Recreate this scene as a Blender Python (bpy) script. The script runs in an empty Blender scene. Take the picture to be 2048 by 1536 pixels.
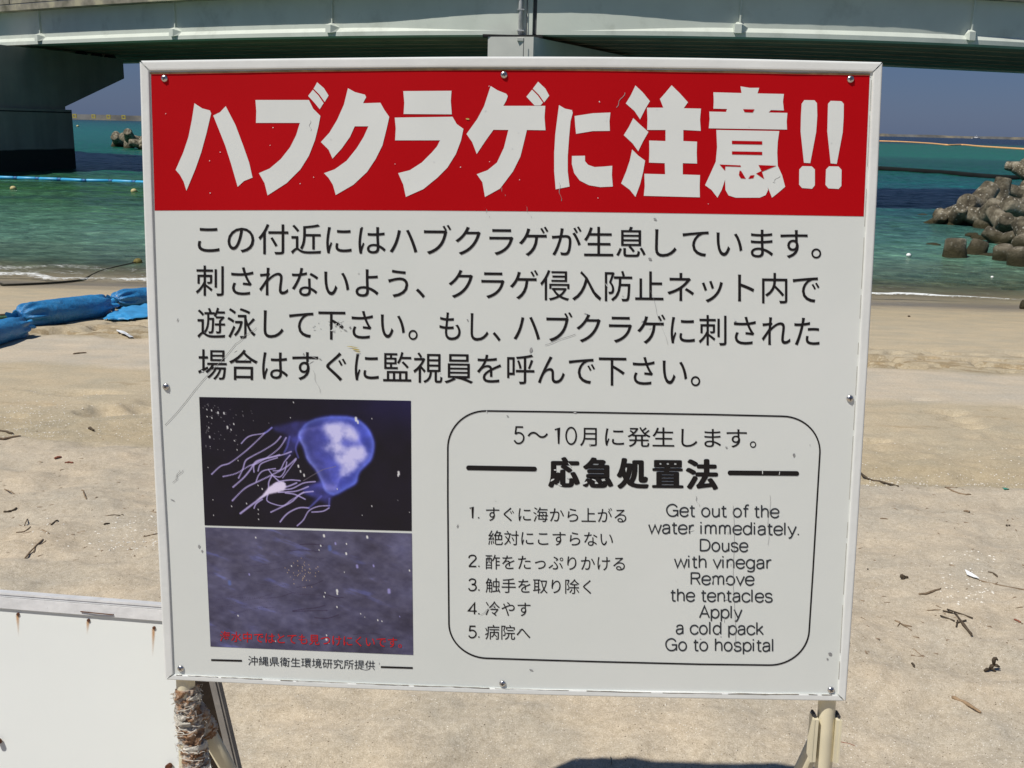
import bpy, math, random
import numpy as np

random.seed(7)
rng = np.random.default_rng(7)
sc = bpy.context.scene
COL = sc.collection

# ------------------------------------------------------------------ camera
FPX = 2050.0
PITCH, ROLL = math.radians(14.18), math.radians(1.42)
CAM = np.array([0.0, 0.0, 1.55])
FW = np.array([0, math.cos(PITCH), -math.sin(PITCH)])
D0 = np.array([0, -math.sin(PITCH), -math.cos(PITCH)])
RT = math.cos(ROLL) * np.array([1.0, 0, 0]) - math.sin(ROLL) * D0
DN = math.sin(ROLL) * np.array([1.0, 0, 0]) + math.cos(ROLL) * D0

from mathutils import Matrix, Vector
cam_d = bpy.data.cameras.new('camera')
cam = bpy.data.objects.new('camera', cam_d)
COL.objects.link(cam)
M = Matrix.Identity(4)
for i in range(3):
    M[i][0], M[i][1], M[i][2], M[i][3] = RT[i], -DN[i], -FW[i], CAM[i]
cam.matrix_world = M
cam_d.sensor_width = 36.0
cam_d.lens = 36.0 * FPX / 2048.0
cam_d.clip_start = 0.05
cam_d.clip_end = 40000
sc.camera = cam

# ------------------------------------------------------------------ world, sun, exposure
SUN = np.array([-0.424, -0.270, 0.8645])
w = bpy.data.worlds.new('World')
sc.world = w
w.use_nodes = True
nt = w.node_tree
for n in list(nt.nodes):
    nt.nodes.remove(n)
sky = nt.nodes.new('ShaderNodeTexSky')
sky.sky_type = 'NISHITA'
sky.sun_disc = False
sky.sun_elevation = math.radians(59.8)
sky.sun_rotation = math.radians(237.5)
sky.air_density = 1.0
sky.dust_density = 0.4
sky.ozone_density = 3.0
grade = nt.nodes.new('ShaderNodeMix')
grade.data_type = 'RGBA'
grade.blend_type = 'MULTIPLY'
grade.inputs[0].default_value = 1.0
grade.inputs[7].default_value = (0.55, 0.56, 0.68, 1)
flat = nt.nodes.new('ShaderNodeMix')
flat.data_type = 'RGBA'
flat.inputs[0].default_value = 0.70
flat.inputs[7].default_value = (0.46, 1.02, 2.36, 1)
bg = nt.nodes.new('ShaderNodeBackground')
bg.inputs[1].default_value = 0.085
wo = nt.nodes.new('ShaderNodeOutputWorld')
nt.links.new(sky.outputs[0], grade.inputs[6])
nt.links.new(grade.outputs[2], flat.inputs[6])
nt.links.new(flat.outputs[2], bg.inputs[0])
nt.links.new(bg.outputs[0], wo.inputs[0])

sun_d = bpy.data.lights.new('sun', 'SUN')
sun_d.energy = 4.2
sun_d.angle = math.radians(0.5)
sun_d.color = (1.0, 0.955, 0.88)
sun = bpy.data.objects.new('sun', sun_d)
COL.objects.link(sun)
sun.rotation_euler = Vector(SUN).to_track_quat('Z', 'Y').to_euler()
sun.location = (-20, -14, 41)

sc.view_settings.view_transform = 'Standard'
sc.view_settings.look = 'None'
sc.view_settings.exposure = 0.12
sc.view_settings.gamma = 1.0
sc.view_settings.use_curve_mapping = False
sc.cycles.max_bounces = 8
sc.cycles.transparent_max_bounces = 12

# ------------------------------------------------------------------ pixel <-> place
def ray(x, y):
    d = (x - 1024.0) * RT + (y - 768.0) * DN + FPX * FW
    return d / np.linalg.norm(d)

def onz(x, y, z):
    d = ray(x, y)
    return CAM + d * (z - CAM[2]) / d[2]

SEA = -1.5

# ------------------------------------------------------------------ numpy value noise
def _hash(ix, iy, seed):
    h = (ix.astype(np.int64) * 374761393 + iy.astype(np.int64) * 668265263 + seed * 974634777) & 0x7fffffff
    h = (h ^ (h >> 13)) * 1274126177 & 0x7fffffff
    return ((h ^ (h >> 16)) & 0xffff) / 65535.0

def vn(x, y, seed=0):
    x = np.asarray(x, float); y = np.asarray(y, float)
    ix, iy = np.floor(x), np.floor(y)
    fx, fy = x - ix, y - iy
    fx = fx * fx * (3 - 2 * fx); fy = fy * fy * (3 - 2 * fy)
    a = _hash(ix, iy, seed); b = _hash(ix + 1, iy, seed)
    c = _hash(ix, iy + 1, seed); d = _hash(ix + 1, iy + 1, seed)
    return (a + (b - a) * fx) * (1 - fy) + (c + (d - c) * fx) * fy

def fbm(x, y, seed=0, o=4):
    s, a, t = 0.0, 0.5, 0.0
    for k in range(o):
        s = s + a * vn(x * 2 ** k, y * 2 ** k, seed + k * 17); t += a; a *= 0.5
    return s / t

def sstep(a, b, x):
    t = np.clip((np.asarray(x, float) - a) / (b - a), 0, 1)
    return t * t * (3 - 2 * t)

# ------------------------------------------------------------------ beach height
def beach(x, y):
    x = np.asarray(x, float); y = np.asarray(y, float)
    z = -0.094 * np.clip(y - 3.0, 0, None)
    z = np.where(y < 3.6, np.where(y > 2.4, -0.094 * (np.clip(y - 2.4, 0, None) ** 2) / 2.4, 0.0), z)
    z = np.where(y > 40, -0.094 * 37 - (y - 40) * 0.01, z)
    near = 1 - sstep(5.6, 8.5, y)
    mid = 1 - sstep(9.0, 16.0, y)
    # soft wind-blown ridges running slightly across
    u = x * 0.88 + y * 0.48; v = -x * 0.48 + y * 0.88
    z = z + near * 0.066 * (fbm(u * 2.3, v * 3.6, 3, 3) - 0.5)
    z = z + near * 0.038 * (fbm(u * 5.6, v * 11.0, 9, 3) - 0.5)
    z = z + near * 0.006 * (fbm(x * 24, y * 24, 19, 2) - 0.5)
    z = z + mid * 0.02 * (fbm(x * 1.1, y * 2.3, 31, 3) - 0.5)
    # little scarp at the wrack line
    yl = 5.2 + 0.16 * (fbm(x * 1.6, x * 0.3 + 5, 41, 3) - 0.5) * 2 - 0.12 * x
    z = z - 0.030 * sstep(yl - 0.03, yl + 0.09, y) * (1 - sstep(6.3, 8.5, y))
    # trodden band
    yb_ = y + 0.11 * x
    tb = sstep(9.9, 10.2, yb_) * (1 - sstep(11.2, 12.2, yb_))
    z = z - tb * 0.16 * np.clip(fbm(x * 3.6, y * 4.6, 55, 3) - 0.48, 0, 1) * 3.2
    # scattered footprints lower down
    tf = sstep(5.9, 6.3, y) * (1 - sstep(7.6, 8.2, y))
    z = z - tf * 0.09 * np.clip(fbm(x * 2.2, y * 4.0, 77, 2) - 0.66, 0, 1) * 4
    # sand pushed up in front of the blue bags
    hb = sstep(9.6, 10.3, y) * (1 - sstep(10.9, 11.6, y)) * sstep(-2.8, -3.4, x)
    z = z + hb * 0.09 * (fbm(x * 3, y * 3, 71, 3) - 0.35)
    return z

def gp(px, py, lift=0.0):
    d = ray(px, py)
    t = 1.0
    z = 0.0
    for _ in range(40):
        t = (z + lift - CAM[2]) / d[2]
        P = CAM + d * t
        z = 0.6 * z + 0.4 * float(beach(P[0], P[1]))
    P = CAM + d * ((z + lift - CAM[2]) / d[2])
    return np.array([P[0], P[1], float(beach(P[0], P[1])) + lift])

def wp(px, py, lift=0.0):
    return onz(px, py, SEA + lift)

# ------------------------------------------------------------------ mesh / object helpers
ORG = {}
def lin(c):
    c = np.asarray(c, float) / 255.0
    return tuple(np.where(c <= 0.04045, c / 12.92, ((c + 0.055) / 1.055) ** 2.4))

def mk_mesh(name, V, F, smooth=False):
    me = bpy.data.meshes.new(name)
    V = np.asarray(V, float)
    me.from_pydata(V.tolist(), [], [tuple(int(i) for i in f) for f in F])
    if smooth:
        me.polygons.foreach_set('use_smooth', [True] * len(me.polygons))
    me.update()
    return me

def obj(name, V, F, mat=None, parent=None, smooth=False, origin=None):
    """V in world coordinates; origin = where the object's own origin stands"""
    if parent is not None:
        org = ORG[parent.name]
    else:
        org = np.array(origin if origin is not None else (0, 0, 0), float)
    me = mk_mesh(name, np.asarray(V, float) - org, F, smooth)
    if mat: me.materials.append(mat)
    o = bpy.data.objects.new(name, me)
    COL.objects.link(o)
    if parent is not None:
        o.parent = parent
    else:
        o.location = org
    ORG[o.name] = org
    return o

def tag(o, label=None, cat=None, group=None, kind=None):
    if label: o['label'] = label
    if cat: o['category'] = cat
    if group: o['group'] = group
    if kind: o['kind'] = kind
    return o

def empty(name, loc, label, cat, group=None):
    o = bpy.data.objects.new(name, None)
    o.empty_display_size = 0.2
    COL.objects.link(o)
    o.location = loc
    ORG[o.name] = np.array(loc, float)
    return tag(o, label, cat, group)

class MB:
    def __init__(s): s.V = []; s.F = []; s.n = 0
    def add(s, V, F):
        V = np.asarray(V, float)
        s.V.append(V)
        s.F += [tuple(int(i) + s.n for i in f) for f in F]
        s.n += len(V)
        return s
    def get(s): return np.concatenate(s.V), s.F

def box8(p):
    """p: 8 points, bottom ring 0-3, top ring 4-7"""
    return np.asarray(p, float), [(3, 2, 1, 0), (4, 5, 6, 7), (0, 1, 5, 4), (1, 2, 6, 5), (2, 3, 7, 6), (3, 0, 4, 7)]

def frame_of(d):
    d = np.asarray(d, float); d = d / np.linalg.norm(d)
    a = np.array([0, 0, 1.0]) if abs(d[2]) < 0.9 else np.array([0, 1.0, 0])
    s = np.cross(d, a); s /= np.linalg.norm(s)
    return d, s, np.cross(s, d)

def tube(P, r, n=8, caps=True):
    P = np.asarray(P, float); m = len(P)
    r = np.full(m, r) if np.isscalar(r) else np.asarray(r, float)
    V = []; F = []
    for i in range(m):
        d = P[min(i + 1, m - 1)] - P[max(i - 1, 0)]
        d, s, u = frame_of(d)
        for k in range(n):
            a = 2 * math.pi * k / n
            V.append(P[i] + r[i] * (math.cos(a) * s + math.sin(a) * u))
    for i in range(m - 1):
        for k in range(n):
            F.append((i * n + k, i * n + (k + 1) % n, (i + 1) * n + (k + 1) % n, (i + 1) * n + k))
    if caps:
        F.append(tuple(range(n))[::-1]); F.append(tuple(range((m - 1) * n, m * n)))
    return np.array(V), F

def obox(c, ax, ay, az):
    c = np.asarray(c, float); ax, ay, az = map(lambda q: np.asarray(q, float), (ax, ay, az))
    return box8([c - ax - ay - az, c + ax - ay - az, c + ax + ay - az, c - ax + ay - az,
                 c - ax - ay + az, c + ax - ay + az, c + ax + ay + az, c - ax + ay + az])

def grid(nx, ny, off=0):
    F = []
    for j in range(ny - 1):
        b = off + j * nx
        for i in range(nx - 1):
            F.append((b + i, b + i + 1, b + nx + i + 1, b + nx + i))
    return F

def fast_grid_mesh(name, V, nx, ny, smooth=True):
    me = bpy.data.meshes.new(name)
    i, j = np.meshgrid(np.arange(nx - 1), np.arange(ny - 1))
    a = (j * nx + i).ravel()
    q = np.stack([a, a + 1, a + nx + 1, a + nx], 1).astype(np.int32)
    me.vertices.add(len(V)); me.vertices.foreach_set('co', np.asarray(V, np.float32).ravel())
    me.loops.add(q.size); me.loops.foreach_set('vertex_index', q.ravel())
    me.polygons.add(len(q))
    me.polygons.foreach_set('loop_start', np.arange(0, q.size, 4, dtype=np.int32))
    me.polygons.foreach_set('loop_total', np.full(len(q), 4, np.int32))
    if smooth: me.polygons.foreach_set('use_smooth', np.ones(len(q), bool))
    me.update(calc_edges=True)
    return me

# ------------------------------------------------------------------ materials
class NT:
    def __init__(s, name):
        s.m = bpy.data.materials.new(name); s.m.use_nodes = True
        s.t = s.m.node_tree
        s.b = s.t.nodes['Principled BSDF']; s.out = s.t.nodes['Material Output']
    def n(s, typ, **kw):
        q = s.t.nodes.new(typ)
        for k, v in kw.items(): setattr(q, k, v)
        return q
    def l(s, a, b): s.t.links.new(a, b)
    def pos(s):
        if not hasattr(s, '_p'): s._p = s.n('ShaderNodeNewGeometry').outputs['Position']
        return s._p
    def objc(s): return s.n('ShaderNodeTexCoord').outputs['Object']
    def mapv(s, v, scale=(1, 1, 1), rot=(0, 0, 0)):
        q = s.n('ShaderNodeMapping'); q.inputs['Scale'].default_value = scale; q.inputs['Rotation'].default_value = rot
        s.l(v, q.inputs[0]); return q.outputs[0]
    def noise(s, v, scale, detail=4, rough=0.55, dist=0.0):
        q = s.n('ShaderNodeTexNoise'); q.inputs['Scale'].default_value = scale
        q.inputs['Detail'].default_value = detail; q.inputs['Roughness'].default_value = rough
        q.inputs['Distortion'].default_value = dist
        s.l(v, q.inputs['Vector']); return q.outputs['Fac']
    def ramp(s, v, stops, interp='LINEAR'):
        q = s.n('ShaderNodeValToRGB'); e = q.color_ramp; e.interpolation = interp
        while len(e.elements) < len(stops): e.elements.new(0.5)
        for i, (p, c) in enumerate(stops):
            e.elements[i].position = p
            c = (c, c, c) if np.isscalar(c) else c
            e.elements[i].color = (c[0], c[1], c[2], 1)
        s.l(v, q.inputs[0]); return q.outputs[0]
    def math(s, op, a, b=None, c=None, clamp=False):
        q = s.n('ShaderNodeMath', operation=op); q.use_clamp = clamp
        for i, v in enumerate((a, b, c)):
            if v is None: continue
            if isinstance(v, (int, float)): q.inputs[i].default_value = v
            else: s.l(v, q.inputs[i])
        return q.outputs[0]
    def mix(s, f, a, b, mode='MIX'):
        q = s.n('ShaderNodeMix', data_type='RGBA', blend_type=mode)
        for i, v in ((0, f), (6, a), (7, b)):
            if isinstance(v, (int, float)): q.inputs[i].default_value = v
            elif isinstance(v, tuple): q.inputs[i].default_value = (v[0], v[1], v[2], 1)
            else: s.l(v, q.inputs[i])
        return q.outputs[2]
    def bump(s, h, strength=0.3, dist=0.01):
        q = s.n('ShaderNodeBump'); q.inputs['Strength'].default_value = strength; q.inputs['Distance'].default_value = dist
        s.l(h, q.inputs['Height']); s.l(q.outputs[0], s.b.inputs['Normal']); return q.outputs[0]
    def sepxyz(s, v):
        q = s.n('ShaderNodeSeparateXYZ'); s.l(v, q.inputs[0]); return q.outputs
    def base(s, c, rough=0.6, spec=0.4, metal=0.0):
        if isinstance(c, tuple): s.b.inputs['Base Color'].default_value = (c[0], c[1], c[2], 1)
        else: s.l(c, s.b.inputs['Base Color'])
        if isinstance(rough, float): s.b.inputs['Roughness'].default_value = rough
        else: s.l(rough, s.b.inputs['Roughness'])
        s.b.inputs['Specular IOR Level'].default_value = spec
        s.b.inputs['Metallic'].default_value = metal
        return s.m

def mottled(name, c, var=0.12, scale=6.0, rough=0.6, spec=0.4, bump=0.0, bscale=40, metal=0.0, dirt=None, dirt_at=(0.62, 0.8), dscale=3.0):
    q = NT(name); v = q.objc()
    n = q.noise(v, scale, 5)
    lo = tuple(x * (1 - var) for x in c); hi = tuple(min(1, x * (1 + var)) for x in c)
    col = q.ramp(n, [(0.3, lo), (0.7, hi)])
    if dirt:
        d = q.ramp(q.noise(v, dscale, 8, 0.65), [(dirt_at[0], 0.0), (dirt_at[1], 1.0)])
        col = q.mix(d, col, dirt)
    q.base(col, rough, spec, metal)
    if bump: q.bump(q.noise(v, bscale, 5, 0.6), bump, 0.01)
    return q.m

# sand: dry pale near, packed tan bands toward the sea, wet at the edge
q = NT('sand_grains')
P = q.pos(); X, Y, Z = q.sepxyz(P)
warp = q.noise(P, 0.8, 5, 0.6)
yy = q.math('ADD', q.math('ADD', Y, q.math('MULTIPLY', X, 0.11)), q.math('MULTIPLY', q.math('SUBTRACT', warp, 0.5), 0.75))
yn = q.math('DIVIDE', yy, 20.0)
A = 0.88
def sa(r, g, b): return tuple(c * A for c in (r, g, b))
dry, tan, tan2, pale, wetc = sa(.515, .450, .342), sa(.448, .380, .256), sa(.488, .418, .292), sa(.535, .472, .365), sa(.26, .225, .165)
zone = q.ramp(yn, [(0.0, dry), (0.257, dry), (0.266, tan), (0.29, tan), (0.315, tan2), (0.396, tan2), (0.408, pale), (0.485, pale), (0.503, tan),
                   (0.56, tan2), (0.70, tan2), (0.85, tan)])
# damp hollows where people have trodden
tread = q.math('MULTIPLY', q.ramp(q.noise(q.mapv(P, (1.0, 1.2, 1)), 4.2, 5, 0.72), [(0.50, 0.0), (0.56, 1.0)]), q.ramp(yn, [(0.492, 0.0), (0.508, 0.85), (0.555, 0.6), (0.60, 0.0)]))
zone = q.mix(tread, zone, sa(.30, .225, .125))
hol = q.math('MULTIPLY', q.ramp(q.noise(q.mapv(P, (0.8, 2.2, 1)), 2.0, 5, 0.7), [(0.60, 0.0), (0.66, 1.0)]), q.ramp(yn, [(0.30, 0.0), (0.33, 0.55), (0.385, 0.5), (0.40, 0.0)]))
zone = q.mix(hol, zone, sa(.34, .26, .155))
# wet edge follows the height above the sea
zw = q.math('ADD', Z, q.math('MULTIPLY', q.math('SUBTRACT', q.noise(q.mapv(P, (0.35, 0.8, 1)), 1.2, 3), 0.5), 0.14))
wet = q.ramp(q.math('SUBTRACT', zw, SEA), [(0.06, 1.0), (0.17, 0.0)])
sub = q.ramp(q.math('ADD', q.math('SUBTRACT', zw, SEA), 0.5), [(0.44, 0.15), (0.51, 1.0)])
zone = q.mix(q.math('MULTIPLY', wet, sub), zone, wetc)
big = q.noise(P, 2.3, 5, 0.6)
zone = q.mix(0.9, zone, q.ramp(big, [(0.34, (0.90, 0.92, 0.95)), (0.66, (1.10, 1.06, 1.02))]), 'MULTIPLY')
streak = q.noise(q.mapv(P, (0.5, 3.2, 1), (0, 0, 0.07)), 1.6, 6, 0.62)
zone = q.mix(0.7, zone, q.ramp(streak, [(0.34, (0.93, 0.92, 0.91)), (0.66, (1.05, 1.05, 1.06))]), 'MULTIPLY')
grain = q.noise(P, 260, 3, 0.8)
zone = q.mix(0.9, zone, q.ramp(grain, [(0.30, (0.66, 0.63, 0.60)), (0.5, (1, 1, 1)), (0.66, (1.25, 1.27, 1.3)), (0.78, (1.8, 1.85, 1.9))]), 'MULTIPLY')
mid = q.noise(P, 55, 4, 0.7)
zone = q.mix(0.8, zone, q.ramp(mid, [(0.34, (0.84, 0.82, 0.79)), (0.66, (1.14, 1.15, 1.17))]), 'MULTIPLY')
q.base(zone, q.mix(wet, (0.95, 0.95, 0.95), (0.3, 0.3, 0.3)), 0.25)
hh = q.math('ADD', q.math('MULTIPLY', q.noise(P, 170, 3, 0.7), 0.45), q.noise(P, 34, 5, 0.6))
q.bump(hh, 0.35, 0.012)
M_SAND = q.m

# sea
def wy(d):
    a = PITCH + math.atan((249.7 + d - 768) / FPX)
    return (CAM[2] - SEA) / math.tan(max(a, 1e-4))
def lpos(d): return (math.log10(wy(d)) - 1.2) / 3.0
def wc(r_, g_, b_): return (r_, g_, b_)
def water_stops(tab):
    """body colours that give the seen colour once the sky's reflection is added"""
    out = []
    for d, c in tab:
        F_ = float(np.interp(d, [3, 60, 130, 335], [.55, .42, .30, .10])); L = lin(c)
        out.append((max(0, lpos(d)), tuple(max(0.003, (L[i] - F_ * k) / (1.3 * (1 - .75 * F_))) for i, k in enumerate((0.109, 0.149, 0.242)))))
    return out
left = [(335, wc(185, 178, 152)), (318, wc(146, 158, 134)), (285, wc(114, 146, 132)), (235, wc(92, 130, 120)), (190, wc(80, 118, 106)),
        (150, wc(70, 108, 90)), (125, wc(72, 112, 102)), (104, wc(62, 110, 106)), (62, wc(54, 106, 108)),
        (34, wc(62, 114, 118)), (18, wc(48, 106, 116)), (9, wc(20, 74, 104)), (3, wc(18, 66, 100))]
right = [(335, wc(175, 165, 138)), (318, wc(138, 146, 118)), (285, wc(112, 140, 124)), (240, wc(98, 136, 124)), (205, wc(84, 124, 120)),
         (170, wc(70, 112, 114)), (140, wc(62, 108, 116)), (106, wc(52, 104, 112)), (86, wc(42, 100, 104)),
         (66, wc(42, 98, 98)), (50, wc(42, 96, 98)), (44, wc(64, 114, 108)), (21, wc(64, 112, 107)), (15, wc(26, 64, 90)), (3, wc(22, 56, 86))]
q = NT('sea_water')
P = q.pos(); X, Y, Z = q.sepxyz(P)
wn = q.noise(q.mapv(P, (0.02, 0.05, 1)), 1.0, 4)
wn2 = q.noise(q.mapv(P, (0.16, 0.40, 1)), 1.0, 6, 0.7)
ly = q.math('LOGARITHM', q.math('MAXIMUM', Y, 1.0), 10.0)
ly = q.math('ADD', ly, q.math('MULTIPLY', q.math('SUBTRACT', wn, 0.5), 0.05))
ly = q.math('ADD', ly, q.math('MULTIPLY', q.math('SUBTRACT', wn2, 0.5), 0.24))
lp = q.math('DIVIDE', q.math('SUBTRACT', ly, 1.2), 3.0)
cl = q.ramp(lp, water_stops(left)); cr = q.ramp(lp, water_stops(right))
side = q.ramp(q.math('ADD', q.math('DIVIDE', X, q.math('MAXIMUM', Y, 1.0)), 0.5), [(0.35, 0.0), (0.65, 1.0)])
col = q.mix(side, cl, cr)
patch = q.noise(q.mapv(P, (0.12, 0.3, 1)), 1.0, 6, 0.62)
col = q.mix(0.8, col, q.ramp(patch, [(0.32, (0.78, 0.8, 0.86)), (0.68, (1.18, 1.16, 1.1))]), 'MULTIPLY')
shade_patches = q.math('MULTIPLY', q.ramp(q.noise(q.mapv(P, (0.22, 0.60, 1)), 1.0, 8, 0.75), [(0.46, 0.0), (0.56, 1.0)]), q.ramp(q.math('DIVIDE', Y, 100.0), [(0.30, 0.0), (0.38, 0.75), (0.62, 0.75), (0.90, 0.0)]))  # dark patches painted into the water to roughen the bridge shadow's edge
col = q.mix(shade_patches, col, q.mix(0.62, col, (0.012, 0.030, 0.050)))
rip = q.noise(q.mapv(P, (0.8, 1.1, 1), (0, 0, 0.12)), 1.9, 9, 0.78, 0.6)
col = q.mix(0.9, col, q.ramp(rip, [(0.40, (0.50, 0.52, 0.56)), (0.5, (1, 1, 1)), (0.58, (1.40, 1.36, 1.34)), (0.65, (2.6, 2.4, 2.3))]), 'MULTIPLY')  # ripple tones and bright glints painted into the water colour
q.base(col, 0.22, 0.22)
wav = q.math('ADD', q.math('MULTIPLY', q.noise(q.mapv(P, (0.6, 1.6, 1)), 1.6, 5, 0.6), 1.0),
             q.math('MULTIPLY', q.noise(q.mapv(P, (1, 2, 1)), 9.0, 3, 0.6), 0.22))
q.bump(wav, 0.8, 0.2)
tr = q.n('ShaderNodeBsdfTransparent'); ms = q.n('ShaderNodeMixShader')
gl = q.n('ShaderNodeBsdfTransparent')
zs = q.ramp(q.math('DIVIDE', q.math('ADD', Y, q.math('MULTIPLY', q.math('SUBTRACT', rip, 0.5), 1.4)), 40.0), [(0.470, 0.02), (0.51, 0.22), (0.56, 0.58), (0.66, 0.93), (0.75, 1.0)])
q.l(zs, ms.inputs[0]); q.l(tr.outputs[0], ms.inputs[1]); q.l(q.b.outputs[0], ms.inputs[2]); q.l(ms.outputs[0], q.out.inputs[0])
M_SEA = q.m

q = NT('sea_foam'); P = q.pos()
fn = q.noise(q.mapv(P, (1.0, 1.8, 1)), 6.5, 8, 0.78, 0.8)
q.base((0.8, 0.82, 0.8), 0.8, 0.2)
tr = q.n('ShaderNodeBsdfTransparent'); ms = q.n('ShaderNodeMixShader')
at = q.n('ShaderNodeAttribute'); at.attribute_name = 'dens'
f = q.ramp(q.math('ADD', fn, q.math('MULTIPLY', q.math('SUBTRACT', at.outputs['Fac'], 0.5), 0.6)), [(0.53, 0.0), (0.66, 0.9)])
q.l(f, ms.inputs[0]); q.l(tr.outputs[0], ms.inputs[1]); q.l(q.b.outputs[0], ms.inputs[2]); q.l(ms.outputs[0], q.out.inputs[0])
M_FOAM = q.m

# sign materials
q = NT('sign_white_enamel'); v = q.objc()
c = q.ramp(q.noise(v, 2.2, 6, 0.6), [(0.3, (0.660, 0.690, 0.660)), (0.7, (0.708, 0.730, 0.702))])
c = q.mix(q.ramp(q.noise(v, 60, 6, 0.8), [(0.66, 0.0), (0.74, 0.30)]), c, (0.40, 0.38, 0.34))
sx = q.noise(q.mapv(v, (26, 1, 1.2), (0, 0.5, 0)), 2.0, 5, 0.7)
c = q.mix(q.ramp(sx, [(0.70, 0.0), (0.76, 0.16)]), c, (0.45, 0.44, 0.42))
q.base(c, 0.42, 0.35); q.bump(q.noise(v, 14, 4), 0.04, 0.01)
M_WHITE = q.m
q = NT('sign_red_print'); v = q.objc()
c = q.ramp(q.noise(v, 3, 5, 0.6), [(0.3, (0.42, 0.001, 0.004)), (0.7, (0.46, 0.002, 0.006))])
c = q.mix(q.ramp(q.noise(v, 75, 6, 0.85), [(0.70, 0.0), (0.78, 0.5)]), c, (0.62, 0.25, 0.25))
q.base(c, 0.55, 0.10)
M_RED = q.m
M_LETTERW = mottled('white_lettering', (0.71, 0.735, 0.71), 0.03, 8, 0.45, 0.3, dirt=(0.4, 0.38, 0.34), dirt_at=(0.72, 0.78), dscale=60)
q = NT('black_lettering'); v = q.objc()
c = q.mix(q.ramp(q.noise(v, 90, 6, 0.8), [(0.70, 0.0), (0.74, 0.8)]), (0.011, 0.009, 0.009), (0.45, 0.46, 0.45))
q.base(c, 0.5, 0.25)
M_BLACK = q.m
M_GREYINK = mottled('dark_grey_lettering', (0.030, 0.034, 0.040), 0.2, 60, 0.5, 0.25)
M_REDINK = mottled('red_caption_ink', (0.50, 0.015, 0.02), 0.2, 60, 0.5, 0.25)
M_FRAME = mottled('painted_aluminium', (0.72, 0.735, 0.715), 0.05, 12, 0.5, 0.25, 0.05, 60, dirt=(0.30, 0.27, 0.20), dirt_at=(0.66, 0.78), dscale=26)
M_DIRT = mottled('dirty_sealant', (0.25, 0.20, 0.12), 0.35, 60, 0.8, 0.2, 0.2, 120)
M_SEAL = mottled('grimy_joint', (0.30, 0.28, 0.24), 0.4, 80, 0.8, 0.1)
M_STEEL = mottled('screw_steel', (0.55, 0.53, 0.52), 0.25, 200, 0.28, 0.5, metal=1.0)
M_DARKREC = mottled('recess_dark', (0.05, 0.048, 0.05), 0.2, 100, 0.7, 0.2)
M_CREAM = mottled('cream_painted_pipe', (0.68, 0.62, 0.45), 0.06, 20, 0.42, 0.4, dirt=(0.4, 0.33, 0.2), dirt_at=(0.66, 0.8), dscale=30)
M_SCUFF = mottled('grey_scuff', (0.30, 0.30, 0.30), 0.3, 90, 0.8, 0.1)
M_CHIP = mottled('chipped_white', (0.66, 0.68, 0.67), 0.05, 90, 0.6, 0.1)
M_YSMEAR = mottled('yellow_smear', (0.52, 0.42, 0.13), 0.2, 90, 0.8, 0.1)
q = NT('printed_photo'); at = q.n('ShaderNodeVertexColor'); at.layer_name = 'print'
q.base(at.outputs['Color'], 0.38, 0.4); M_PHOTO = q.m

q = NT('shredded_wrap'); v = q.objc()
n1 = q.noise(q.mapv(v, (1, 1, 1.7)), 26, 7, 0.68, 1.2)
c = q.ramp(n1, [(0.32, (0.20, 0.10, 0.05)), (0.42, (0.40, 0.235, 0.135)), (0.485, (0.50, 0.36, 0.26)), (0.52, (0.58, 0.53, 0.46)), (0.66, (0.60, 0.59, 0.56))])
q.base(c, 0.85, 0.2); q.bump(q.noise(v, 120, 6, 0.8), 0.8, 0.01)
M_WRAP = q.m
M_FIBRE = mottled('pale_fibre', (0.58, 0.55, 0.48), 0.2, 60, 0.9, 0.1, 0.4, 200)
M_FOAMB = mottled('orange_foam', (0.42, 0.22, 0.10), 0.35, 50, 0.9, 0.1, 0.8, 120)
M_BOARD = mottled('blank_white_board', (0.735, 0.76, 0.735), 0.025, 3, 0.4, 0.3, dirt=(0.62, 0.52, 0.42), dirt_at=(0.72, 0.85), dscale=22)
M_ALU = mottled('weathered_aluminium', (0.64, 0.64, 0.64), 0.12, 30, 0.45, 0.5, 0.1, 90, dirt=(0.12, 0.11, 0.11), dirt_at=(0.68, 0.74), dscale=44)
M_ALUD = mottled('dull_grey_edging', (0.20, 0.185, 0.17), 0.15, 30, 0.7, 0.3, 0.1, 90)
M_WOODDARK = mottled('dark_brown_wood', (0.022, 0.015, 0.010), 0.3, 12, 0.8, 0.2, 0.3, 60)  # one dark brown tone for the strip beside the board face
M_RUST = mottled('rusty_iron', (0.10, 0.04, 0.02), 0.4, 120, 0.8, 0.2)
q = NT('rust_streak'); v = q.objc()
at = q.n('ShaderNodeAttribute'); at.attribute_name = 'dens'
q.base((0.55, 0.26, 0.06), 0.6, 0.2)
tr = q.n('ShaderNodeBsdfTransparent'); ms = q.n('ShaderNodeMixShader')
f = q.math('MULTIPLY', at.outputs['Fac'], q.ramp(q.noise(v, 60, 4), [(0.2, 0.5), (0.8, 1.0)]))
q.l(f, ms.inputs[0]); q.l(tr.outputs[0], ms.inputs[1]); q.l(q.b.outputs[0], ms.inputs[2]); q.l(ms.outputs[0], q.out.inputs[0])
M_STREAK = q.m

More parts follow.
